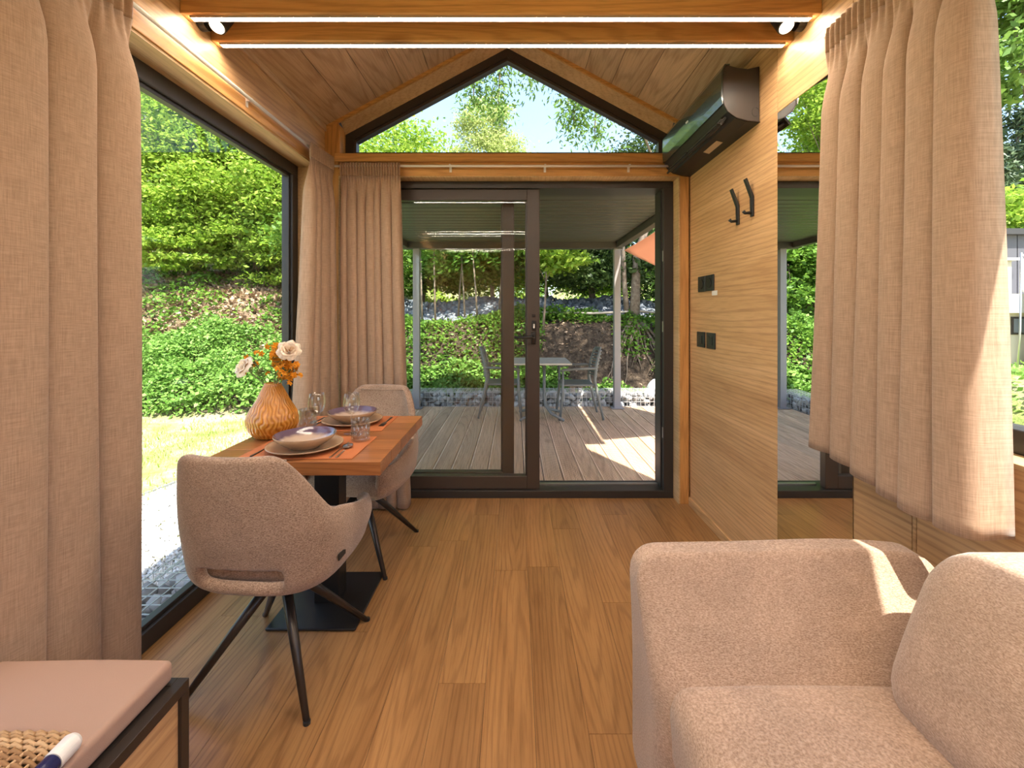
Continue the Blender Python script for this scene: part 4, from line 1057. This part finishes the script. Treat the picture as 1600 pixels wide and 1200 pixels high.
for k, (a, e) in enumerate((((2.4, 8.4, 7.2), (1.42, 8.0, 4.45)), ((2.2, 8.4, 7.4), (.95, 8.0, 4.9)), ((1.8, 8.3, 7.6), (.70, 8.0, 5.55)), ((1.2, 8.2, 7.6), (.28, 8.0, 5.55)), ((.4, 8.2, 7.3), (-.30, 8.1, 5.0)), ((.0, 8.2, 7.1), (-.75, 8.1, 5.15)), ((2.8, 8.5, 7.0), (2.0, 8.1, 5.1)), ((2.3, 8.4, 7.3), (1.05, 8.0, 4.65)))):
    a, e = Vector(a), Vector(e); mid = a.lerp(e, .55) + Vector((-.25, 0, .35))
    bough = MB().tube([a - ao, mid - ao, e - ao + Vector((0, 0, .2)), e - ao], [.034, .022, .013, .006], 6).build('bough', M['bark'], ash, smooth=True)
    pts = []
    for q in range(9):
        f = .35 + .65*q/8; c = a.lerp(mid, f*2) if f < .5 else mid.lerp(e, (f - .5)*2)
        pts.append(np.array(c) + NR.normal(size=(120, 3))*np.array([.17, .13, .14]) + np.array([0, 0, -.05]))
    v, f = leaf_quads(np.concatenate(pts) - np.array(ao), .105, .34, droop=.9)
    np_mesh('foliage', v, f, LM['ash'], bough)['kind'] = 'stuff'
rr = random.Random(12)
for k in range(17):
    a = -2.6 + 2.1*k/16 + rr.uniform(-.1, .1); L = rr.uniform(.7, 1.25)
    p = [Vector((rr.uniform(-.06, .06), -.06, .12))]
    for q in range(1, 7):
        f = q/6; xx = math.cos(a)*L*f*.8 + rr.uniform(-.05, .05); yy = -.08 - .95*f*L*.75
        zz = float(ground(ao.x + xx, ao.y + yy)) + .035 - ao.z
        p.append(Vector((xx, yy, max(zz, .10 - 1.0*f*L))))
    MB().tube(p, [.024, .020, .017, .014, .011, .008, .004], 6).build('root', M['bark'], ash, smooth=True)

# a wood closing the view behind
far = tree('wood_tree', 'tree in the wood behind, left of the doorway view', -9.0, 25.0, [(-9, 25, 6.2, 3.0, 2.2, 2.6), (-8, 24.6, 4.0, 3.0, 1.8, 1.8), (-10, 24.8, 3.6, 2.6, 1.8, 1.6)], 15000, .30, LM['mid'], .2, clusters=60, group='trees of the wood behind')
for k, (x, y, s, lb) in enumerate(((-4.8, 27, .75, 'tree in the wood behind the tall bright tree'), (.4, 26, .62, 'low tree in the wood behind the sapling'), (4.6, 25, .60, 'low tree in the wood behind the canopy post'), (9.0, 24, .72, 'tree in the wood behind, beyond the ivy-clad trunk'), (-13.5, 24, 1.1, 'large tree in the wood on the left hillside'))):
    c = copy_tree(far); c['label'] = lb; c.location = (x, y, float(ground(x, y)) - .1); c.scale = (s, s, s); c.rotation_euler.z = k*1.3

tree('hazel_bush', 'bushy hazel between the gravel heap and the wood', .9, 13.2, [(.6, 13.0, 2.9, 1.6, .9, 1.0), (2.4, 13.2, 2.7, 1.5, .9, .9), (-1.2, 13.2, 2.9, 1.5, .9, 1.1)], 20000, .14, LM['bright'], .06, clusters=50)
tree('hazel_bush', 'bushy hazel left of the gravel heap behind the glass', -3.6, 9.9, [(-3.4, 9.6, 2.2, 1.0, .7, .8), (-3.9, 9.9, 3.0, 1.1, .8, .8)], 11000, .12, LM['mid'], .05, clusters=44)
# seen through the right window
tree('ash_tree', 'tree whose boughs show at the top of the right window', 8.1, 6.9, [(7.4, 6.6, 5.3, 1.1, .8, .9), (8.2, 6.9, 6.4, 1.6, 1.2, 1.1), (6.75, 6.3, 4.55, .5, .4, .45)], 12000, .13, LM['ash'], .12, clusters=44)
con = None
for k, (x, y, s) in enumerate(((20.5, 19.5, 1.0), (23.0, 20.5, 1.12), (21.5, 22.5, 1.2), (25.5, 21.5, 1.05), (18.5, 21.0, 1.05))):
    lb = ['nearest dark conifer on the hill beyond the right window', 'dark conifer right of the nearest one on the hill', 'tallest dark conifer on the hill', 'dark conifer farthest right on the hill', 'dark conifer hidden half behind the right curtain'][k]
    if con is None:
        b = [(x, y, 1.3 + 9*f, (1.02 - f)*2.2 + .1, (1.02 - f)*2.2 + .1, .95) for f in (.12, .26, .40, .54, .67, .79, .90)]
        con = tree('conifer', lb, x, y, b, 15000, .30, LM['needle'], .16, clusters=70, droop=.6, wide=.3, group='conifers on the hill', branches=0)
    else:
        c = copy_tree(con); c['label'] = lb; c.location = (x, y, float(ground(x, y)) - .1); c.scale = (s, s, s); c.rotation_euler.z = k
for x, y, lb in ((15.6, 14.6, 'broad bright tree below the conifers'), (18.6, 15.8, 'broad bright tree below the conifers, farther right')):
    tree('lime_tree', lb, x, y, [(x, y, 3.9, 2.0, 1.6, 1.5), (x - 1.2, y, 3.0, 1.4, 1.2, 1.1), (x + 1.2, y + .3, 3.2, 1.5, 1.2, 1.2)], 12000, .2, LM['bright'], .15, clusters=50)

# ------------------------------------------------------------------ ground cover
def carpet(name, label, cat, x0, x1, y0, y1, n, hgt, size, lm, keep=None, wide=.6, lift=.0, patch=1.0):
    x = NR.uniform(x0, x1, n); y = NR.uniform(y0, y1, n)
    d = .5 + .5*np.sin(1.9*x + .8)*np.sin(1.6*y + .3) + .35*np.sin(5.1*x)*np.sin(4.3*y + 1)
    k = NR.uniform(0, 1, n) < (1 - patch) + patch*np.clip(d, .05, 1)
    if keep is not None: k &= keep(x, y)
    x, y, d = x[k], y[k], d[k]; z = ground(x, y) + lift + hgt*np.clip(d, .1, 1)*NR.uniform(0, 1, len(x))**.6
    v, f = leaf_quads(np.stack([x, y, z], -1), size, wide, .6)
    return tag(np_mesh(name, v, f, lm), label, cat, kind='stuff')
carpet('ivy_bank', 'pale green ground ivy covering the foot of the slope on the left', 'ivy', -9.6, -3.2, 7.05, 9.4, 60000, .55, .075, LM['ivy'], patch=.5)
carpet('leaf_litter', 'dry brown leaf litter on the slope on the left', 'leaves', -11.5, -3.6, 9.0, 12.6, 42000, .10, .12, LM['litter'], patch=.3)
carpet('slope_greenery', 'green weeds growing through the leaf litter on the left slope', 'weeds', -11, -3.4, 8.6, 12.6, 16000, .45, .10, LM['mid'], patch=1.0)
carpet('bank_weeds', 'bright green weeds at the foot of the earth bank behind the gabion', 'weeds', -3.3, 2.1, 6.92, 7.70, 40000, .48, .075, LM['ivy'], keep=lambda x, y: (x < .9) | (y < 7.38), patch=.5)
carpet('bank_top_weeds', 'dark green weeds along the top of the earth bank', 'weeds', -3.3, 3.4, 7.4, 8.9, 26000, .32, .075, LM['mid'], keep=lambda x, y: (x < .45) | (y > 8.25) | (x > 2.5) | ((np.sin(3.3*x + 1)*np.sin(4.1*y) > .45) & (x > 0)), patch=.6)
carpet('bank_litter', 'brown leaf litter lying on the earth bank behind the deck', 'leaves', -3.0, 3.6, 6.92, 8.6, 3000, .04, .05, LM['litter'], patch=.6)
carpet('meadow_weeds', 'green growth on the ground beyond the earth bank', 'weeds', -7, 9, 12.2, 17, 22000, .5, .14, LM['bright'], patch=.6)
carpet('cabin_weeds', 'green weeds outside the right window', 'weeds', 5.2, 11, 4.2, 7.0, 9000, .18, .08, LM['ivy'], patch=.9)
n = 60000; x = NR.uniform(-10.5, -3.15, n); y = NR.uniform(2.6, 7.4, n)
dd = .5 + .5*np.sin(1.3*x + 2)*np.sin(1.5*y) + .3*np.sin(3.9*x)*np.sin(3.1*y); k = NR.uniform(0, 1, n) < np.clip(dd, .12, 1)
x, y = x[k], y[k]; n = len(x); p = np.stack([x, y, ground(x, y) - .005], -1); hh = NR.uniform(.025, .085, (n, 1))
tip = p + np.concatenate([NR.normal(0, .02, (n, 2)), hh], 1); s = np.concatenate([NR.normal(0, .005, (n, 2)), np.zeros((n, 1))], 1)
tag(np_mesh('lawn_grass', np.stack([p - s, p + s, tip], 1).reshape(-1, 3), np.arange(n*3).reshape(-1, 3), LM['grass']), 'short patchy sunlit lawn left of the cabin', 'grass', kind='stuff')

# ------------------------------------------------------------------ stones
phi = (1 + 5**.5)/2
ICO = unit(np.array([(-1, phi, 0), (1, phi, 0), (-1, -phi, 0), (1, -phi, 0), (0, -1, phi), (0, 1, phi), (0, -1, -phi), (0, 1, -phi), (phi, 0, -1), (phi, 0, 1), (-phi, 0, -1), (-phi, 0, 1)], float))
ICF = np.array([(0,11,5),(0,5,1),(0,1,7),(0,7,10),(0,10,11),(1,5,9),(5,11,4),(11,10,2),(10,7,6),(7,1,8),(3,9,4),(3,4,2),(3,2,6),(3,6,8),(3,8,9),(4,9,5),(2,4,11),(6,2,10),(8,6,7),(9,8,1)])
OCT = np.array([(1,0,0),(-1,0,0),(0,1,0),(0,-1,0),(0,0,1),(0,0,-1)], float); OCF = np.array([(0,2,4),(2,1,4),(1,3,4),(3,0,4),(2,0,5),(1,2,5),(3,1,5),(0,3,5)])
def stones(name, p, size, m, parent=None, T=ICO, F=ICF, flat=.75):
    n = len(p); k = len(T); j = T[None]*(1 + NR.uniform(-.28, .28, (n, k, 1)))
    A = unit(NR.normal(size=(n, 3))); Bv = unit(np.cross(A, NR.normal(size=(n, 3)))); Cv = np.cross(A, Bv)
    st = np.stack([A*NR.uniform(.8, 1.3, (n, 1)), Bv, Cv*flat], 1)
    v = np.einsum('nkc,ncd->nkd', j, st)*np.asarray(size).reshape(-1, 1, 1) + p[:, None]
    f = F[None] + (np.arange(n)*k)[:, None, None]
    o = np_mesh(name, v.reshape(-1, 3), f.reshape(-1, 3), m, parent); o['kind'] = 'stuff'; return o
def stone_mat(name, cols):
    m = leaf_mat(name, cols, 0.0, .85); return m
M['gravel'] = stone_mat('grey_gravel', [(.36, .36, .36), (.55, .54, .52), (.70, .69, .66), (.46, .45, .44)])
M['slate'] = stone_mat('blue_grey_stone', [(.10, .115, .135), (.17, .19, .21), (.25, .265, .28), (.13, .14, .16)])
M['gabstone'] = stone_mat('gabion_stone', [(.20, .19, .18), (.40, .39, .37), (.58, .57, .55), (.12, .12, .12)])
n = 34000; x = -1.99 - NR.uniform(0, 1, n)*1.65; y = NR.uniform(.6, 5.2, n)
edge = -2.55 - .92*np.sqrt(np.clip(1 - ((y - 2.8)/2.6)**2, 0, 1)); k = x > edge + .03; x, y = x[k], y[k]
tag(stones('gravel_strip', np.stack([x, y, -.352 + NR.uniform(0, .016, len(x))], -1), NR.uniform(.011, .021, len(x)), M['gravel'], None, OCT, OCF), 'pale grey gravel strip along the left side of the cabin', 'gravel')
ey = np.linspace(.3, 5.35, 40); ex = -2.55 - .92*np.sqrt(np.clip(1 - ((ey - 2.8)/2.6)**2, 0, 1))
E = MB()
for i in range(39):
    E.add([(ex[i], ey[i], -.40), (ex[i+1], ey[i+1], -.40), (ex[i+1], ey[i+1], -.325), (ex[i], ey[i], -.325), (ex[i] - .012, ey[i], -.40), (ex[i+1] - .012, ey[i+1], -.40), (ex[i+1] - .012, ey[i+1], -.325), (ex[i] - .012, ey[i], -.325)],
          [(0, 1, 2, 3), (4, 7, 6, 5), (3, 2, 6, 7)])
tag(E.build('garden_edging', plain('zinc_edging', (.38, .39, .40), .5, .5)), 'curved grey metal edging between gravel and lawn', 'edging')
n = 6500; x = NR.uniform(-3.4, 4.6, n); y = NR.uniform(8.75, 11.6, n); z = ground(x, y) + .42*np.exp(-((y - 10.1)/.85)**2)*(1.0 + .25*np.sin(1.3*x))*NR.uniform(.75, 1.02, n)
tag(stones('gravel_heap', np.stack([x, y, z], -1), NR.uniform(.035, .095, n), M['slate']), 'long heap of blue-grey crushed stone on top of the bank', 'stones')
HV = MB().grid(lambda u, v: (-3.5 + 8.2*u, 8.7 + 2.9*v, float(ground(-3.5 + 8.2*u, 8.7 + 2.9*v)) + .40*math.exp(-((8.7 + 2.9*v - 10.1)/.85)**2)*(1 + .25*math.sin(1.3*(-3.5 + 8.2*u)))*.9 - .02), 40, 20)
tag(HV.build('stone_bed', speckle('stone_grit', [(.10, .11, .12), (.2, .21, .22), (.3, .31, .31)], 18), None, True), 'grey grit under the crushed stone heap', kind='structure')
bo = MB().soft((0, 0, .14), (.42, .36, .34), .14, 5, lambda p: (p.x + .04*math.sin(9*p.z + 3*p.y), p.y + .03*math.sin(11*p.x), p.z*(1 + .18*math.sin(7*p.x + 2)))).build('boulder', speckle('pale_rock', [(.32, .33, .34), (.55, .56, .56), (.7, .7, .69)], 9), None, True, loc=(2.25, 7.02, -.06))
tag(bo, 'pale boulder behind the gabion at the right edge of the doorway', 'rock')
lg = MB().tube([(-.9, -.02, .02), (.3, .03, .0), (1.2, -.05, .04), (2.1, .04, -.05)], [.018, .022, .022, .012], 8).build('fallen_branch', plain('bleached_wood', (.45, .38, .30), .8), None, True, loc=(1.15, 8.42, float(ground(1.2, 8.42)) + .14))
tag(lg, 'bleached fallen branch along the top edge of the bank', 'branch')

def gabion(label, x0, x1, y0, y1, z0, z1, n, mesh=.065):
    t = thing('gabion', label, 'gabion', ((x0+x1)/2, (y0+y1)/2, z0)); c = np.array(t.location)
    p = np.stack([NR.uniform(x0 + .05, x1 - .05, n), NR.uniform(y0 + .05, y1 - .05, n), NR.uniform(z0 + .04, z1 - .045, n)], -1) - c
    stones('stones', p, NR.uniform(.035, .062, n), M['gabstone'], t)
    W = MB(); w = .0022; hx, hy, h = (x1-x0)/2, (y1-y0)/2, z1 - z0
    for k in range(int(2*hx/mesh) + 1):
        x = -hx + k*mesh; W.box(x-w, x+w, -hy-w, hy+w, h-w, h+w)
        for y in (-hy, hy): W.box(x-w, x+w, y-w, y+w, 0, h)
    for k in range(int(2*hy/mesh) + 1):
        y = -hy + k*mesh; W.box(-hx, hx, y-w, y+w, h-w, h+w)
        for x in (-hx, hx): W.box(x-w, x+w, y-w, y+w, 0, h)
    for k in range(int(h/mesh) + 1):
        z = k*mesh
        for y in (-hy, hy): W.box(-hx, hx, y-w, y+w, z-w, z+w)
        for x in (-hx, hx): W.box(x-w, x+w, -hy, hy, z-w, z+w)
    W.build('wire_mesh', M['wire'], t)
M['wire'] = plain('galvanised_wire', (.62, .63, .64), .35, .6)
gabion('long low gabion of grey stones along the far edge of the deck', -1.50, 2.75, 6.48, 6.86, -.30, .165, 1500)
gabion('gabion of grey stones along the left side of the deck', -1.90, -1.525, 3.62, 6.86, -.36, .150, 900)
gabion('gabion of dark stones below the big left window', -1.90, -1.545, .40, 3.60, -.36, -.060, 900)

# ------------------------------------------------------------------ deck, canopy, sail
deck = tag(empty('deck', (0, 4.88, -.36)), 'grooved larch boards of the terrace deck', kind='structure')
bw_, gap, th_ = .150, .008, .028
prof_ = [(-bw_/2, 0), (-bw_/2, th_)]; ng = 11
for k in range(ng):
    a = -bw_/2 + .006 + (bw_ - .012)*k/ng; w_ = (bw_ - .012)/ng
    prof_ += [(a + w_*.06, th_), (a + w_*.50, th_), (a + w_*.56, th_ - .010), (a + w_*1.0, th_ - .010)]
prof_ += [(bw_/2 - .004, th_), (bw_/2, th_ - .003), (bw_/2, 0)]
db = MB().prism(prof_[::-1], 'y', -1.56, 1.56); first = None; x = -1.50 + bw_/2
while x < 2.75:
    if first is None: o = db.build('deck_board', M['deckwood'], deck); first = o
    else: o = first.copy(); link(o, deck)
    o.location = (x, .03, .36 - .04 - th_); x += bw_ + gap
for k in range(5): box('joist', M['dark'], deck, -1.45, 2.7, -1.4 + .7*k, -1.34 + .7*k, .06, .2915)

can = thing('canopy', 'dark grey metal terrace canopy with slatted roof on two posts', 'canopy', (0, 4.9, -.04))
M['canopy'] = plain('warm_grey_metal', (.070, .062, .054), .42, .2)
M['slat'] = plain('slat_grey', (.075, .068, .056), .38, .2)
def cbox(nm, m, x0, x1, y0, y1, z0, z1, b=.004): return box(nm, m, can, x0, x1, y0 - 4.9, y1 - 4.9, z0 + .04, z1 + .04, bevel=b)
M['postgrey'] = plain('light_grey_post', (.27, .25, .25), .45, .1)
for x in (-1.395, 1.44):
    p = cbox('post', M['postgrey'], x - .045, x + .045, 6.30, 6.39, -.034, 2.215)
    box('foot_plate', M['postgrey'], p, -.085, .085, -.085, .085, -1.1245, -1.1165)
cbox('front_beam', M['canopy'], -1.60, 1.52, 6.28, 6.41, 2.215, 2.345)
cbox('back_beam', M['canopy'], -1.60, 1.52, 3.42, 3.52, 2.215, 2.345)
for x in (-1.56, 1.46): cbox('side_beam', M['canopy'], x - .04, x + .05, 3.52, 6.28, 2.225, 2.345)
first = None; ns_ = 19; pitch = (6.28 - 3.52)/ns_
for k in range(ns_):
    if first is None: first = o = cbox('roof_slat', M['slat'], -1.51, 1.41, 3.525, 3.525 + pitch - .016, 2.300, 2.322, .006)
    else: o = first.copy(); link(o, can)
    o.location = (first.location.x, first.location.y + pitch*k, first.location.z)
cbox('roof_sheet', M['canopy'], -1.60, 1.52, 3.42, 6.41, 2.346, 2.362, 0)
S1, S2, S3 = Vector((1.53, 6.30, 2.19)), Vector((1.53, 3.55, 2.27)), Vector((2.75, 4.55, 1.28))
def sailp(u, v):
    a = S1.lerp(S2, u); p = a.lerp(S3, v); p.z -= .035*math.sin(math.pi*u)*(1 - v) + .05*math.sin(math.pi*v); return p - S1
sl = thing('shade_sail', 'salmon shade sail slung from the canopy on the right', 'sail', S1)
MB().grid(sailp, 18, 14).build('cloth', leaf_mat('salmon_cloth', [(.62, .37, .27), (.62, .37, .27)], .5, .8), sl, True, solid=.003)
MB().tube([(0, 0, 0), (-.05, .02, .02)], .006, 6).build('corner_ring', M['alu'], sl)

# ------------------------------------------------------------------ outdoor table and chairs
ZD = -.0395
M['resin'] = plain('anthracite_resin', (.16, .165, .155), .5)
M['otop'] = speckle('grey_laminate', [(.44, .41, .35), (.48, .45, .39), (.54, .50, .43)], 12, .5, 4, 0)
ot = thing('terrace_table', 'square grey terrace table on curved legs', 'table', (.33, 5.80, ZD))
box('tabletop', M['otop'], ot, -.36, .36, -.36, .36, .712, .735, bevel=.004)
for sx in (-1, 1):
    for sy in (-1, 1):
        MB().tube([(sx*.045, sy*.03, .712), (sx*.045, sy*.03, .28), (sx*.06, sy*.05, .16), (sx*.13, sy*.13, .075), (sx*.27, sy*.26, .018)], [.018, .018, .020, .020, .016], 8).build('leg', M['resin'], ot, smooth=True)
def armchair(x, y, rz, label):
    """slatted resin armchair; it faces -x before turning"""
    t = thing('terrace_armchair', label, 'chair', (x, y, ZD), rz, 'resin terrace armchairs')
    MB().soft((-.01, 0, .435), (.43, .44, .028), .012, 4, lambda p: (p.x, p.y, p.z - .012*(1 - (p.y/.22)**2))).build('seat', M['resin'], t, smooth=True)
    for sy in (-1, 1):
        MB().tube([(-.24, sy*.245, 0), (-.205, sy*.235, .30), (-.20, sy*.235, .63)], [.015, .018, .014], 8).build('leg', M['resin'], t, smooth=True)
        MB().tube([(.31, sy*.225, 0), (.245, sy*.225, .28), (.20, sy*.225, .50), (.225, sy*.215, .70), (.27, sy*.185, .86), (.28, sy*.14, .885)], [.014, .018, .020, .019, .017, .014], 8).build('leg', M['resin'], t, smooth=True)
        MB().tube([(.225, sy*.225, .65), (0, sy*.245, .645), (-.20, sy*.240, .63), (-.225, sy*.238, .615)], [.015, .017, .017, .010], 8).build('armrest', M['resin'], t, smooth=True)
    for k in range(9):
        z = .53 + .041*k; xx = .213 + .075*((z - .53)/.36)**1.3; w = .205 - .045*max(0, (z - .74)/.13)**2
        MB().tube([(xx, -w, z), (xx + .030, -w*.5, z), (xx + .038, 0, z), (xx + .030, w*.5, z), (xx, w, z)], .0095, 6).build('back_slat', M['resin'], t, smooth=True)
    MB().tube([(.28, -.14, .885), (.315, 0, .892), (.28, .14, .885)], .014, 8).build('top_rail', M['resin'], t, smooth=True)
armchair(.80, 5.86, 0, 'dark resin armchair right of the terrace table')
armchair(-.16, 5.95, math.pi, 'dark resin armchair left of the terrace table, seen through the glass')

# ------------------------------------------------------------------ buildings and flag beyond the right window
M['shed'] = plain('slate_blue_cladding', (.085, .082, .095), .6)
M['cream'] = plain('cream_wall', (.62, .55, .42), .7)
M['roofpale'] = plain('pale_roof', (.50, .47, .42), .6)
sh = thing('shed', 'dark slate-coloured shed beyond the right window', 'shed', (11.5, 9.8, .45))
box('wall', M['shed'], sh, -2.5, 2.5, -1.2, 1.2, 0, 2.35)
for k in range(16): box('cladding_board', M['shed'], sh, -2.5 + .3125*k, -2.5 + .3125*k + .295, -1.22, -1.2, 0, 2.35)
box('roof', M['metal'], sh, -2.65, 2.65, -1.35, 1.35, 2.35, 2.46)
cb = thing('cabin', 'low cream cabin with pale roof in front of the dark shed', 'building', (9.3, 7.75, .45))
box('wall', M['cream'], cb, -1.65, 1.65, -.65, .65, 0, .86)
box('roof', M['roofpale'], cb, -1.75, 1.75, -.75, .75, .86, 1.16)
for k in range(4):
    f = box('window', M['metal'], cb, -1.45 + .75*k, -.9 + .75*k, -.665, -.645, .52, .80)
    box('glass', plain('dull_glass', (.20, .22, .24), .15), f, -.24, .24, -.0125, -.0102, -.11, .11)
gz = thing('gazebo', 'small cream awning beside the flag', 'awning', (7.45, 6.75, .45))
box('panel', M['cream'], gz, -.16, .14, .10, .30, 1.15, 1.66)
box('cap', M['roofpale'], gz, -.22, .22, .05, .36, 1.66, 1.70)
box('post', M['cream'], gz, -.10, -.04, .16, .22, 0, 1.15)
fl = thing('flag', 'white pennant flag with dark script hanging from a slanted pole', 'flag', (7.52, 6.62, .45))
MB().tube([(-.10, 0, 0), (-.06, 0, .6), (-.04, 0, 1.75)], .012, 6).build('mast', M['alu'], fl, smooth=True)
MB().tube([(-.04, 0, 1.74), (.30, -.02, 1.38)], .007, 6).build('slanted_pole', M['alu'], fl, smooth=True)
fc = MB().grid(lambda u, v: (-.03 + .17*u*(1 - .1*v), .012*math.sin(6*u + 3*v), 1.70 - .155*u - v*(.52 - .02*u)), 8, 14).build('cloth', leaf_mat('white_flag_cloth', [(.82, .78, .72), (.82, .78, .72)], .3, .8), fl, True, solid=.002)
for k, (a, b_, c) in enumerate(((.04, 1.50, .05), (.055, 1.43, .05), (.045, 1.36, .05), (.06, 1.30, .045), (.05, 1.24, .04))):
    MB().tube([(a, -.016, b_), (a + .02, -.018, b_ + .02), (a + c, -.016, b_ - .012), (a + c*.6, -.018, b_ - .035)], .004, 5).build('script_stroke', M['dark'], fc)
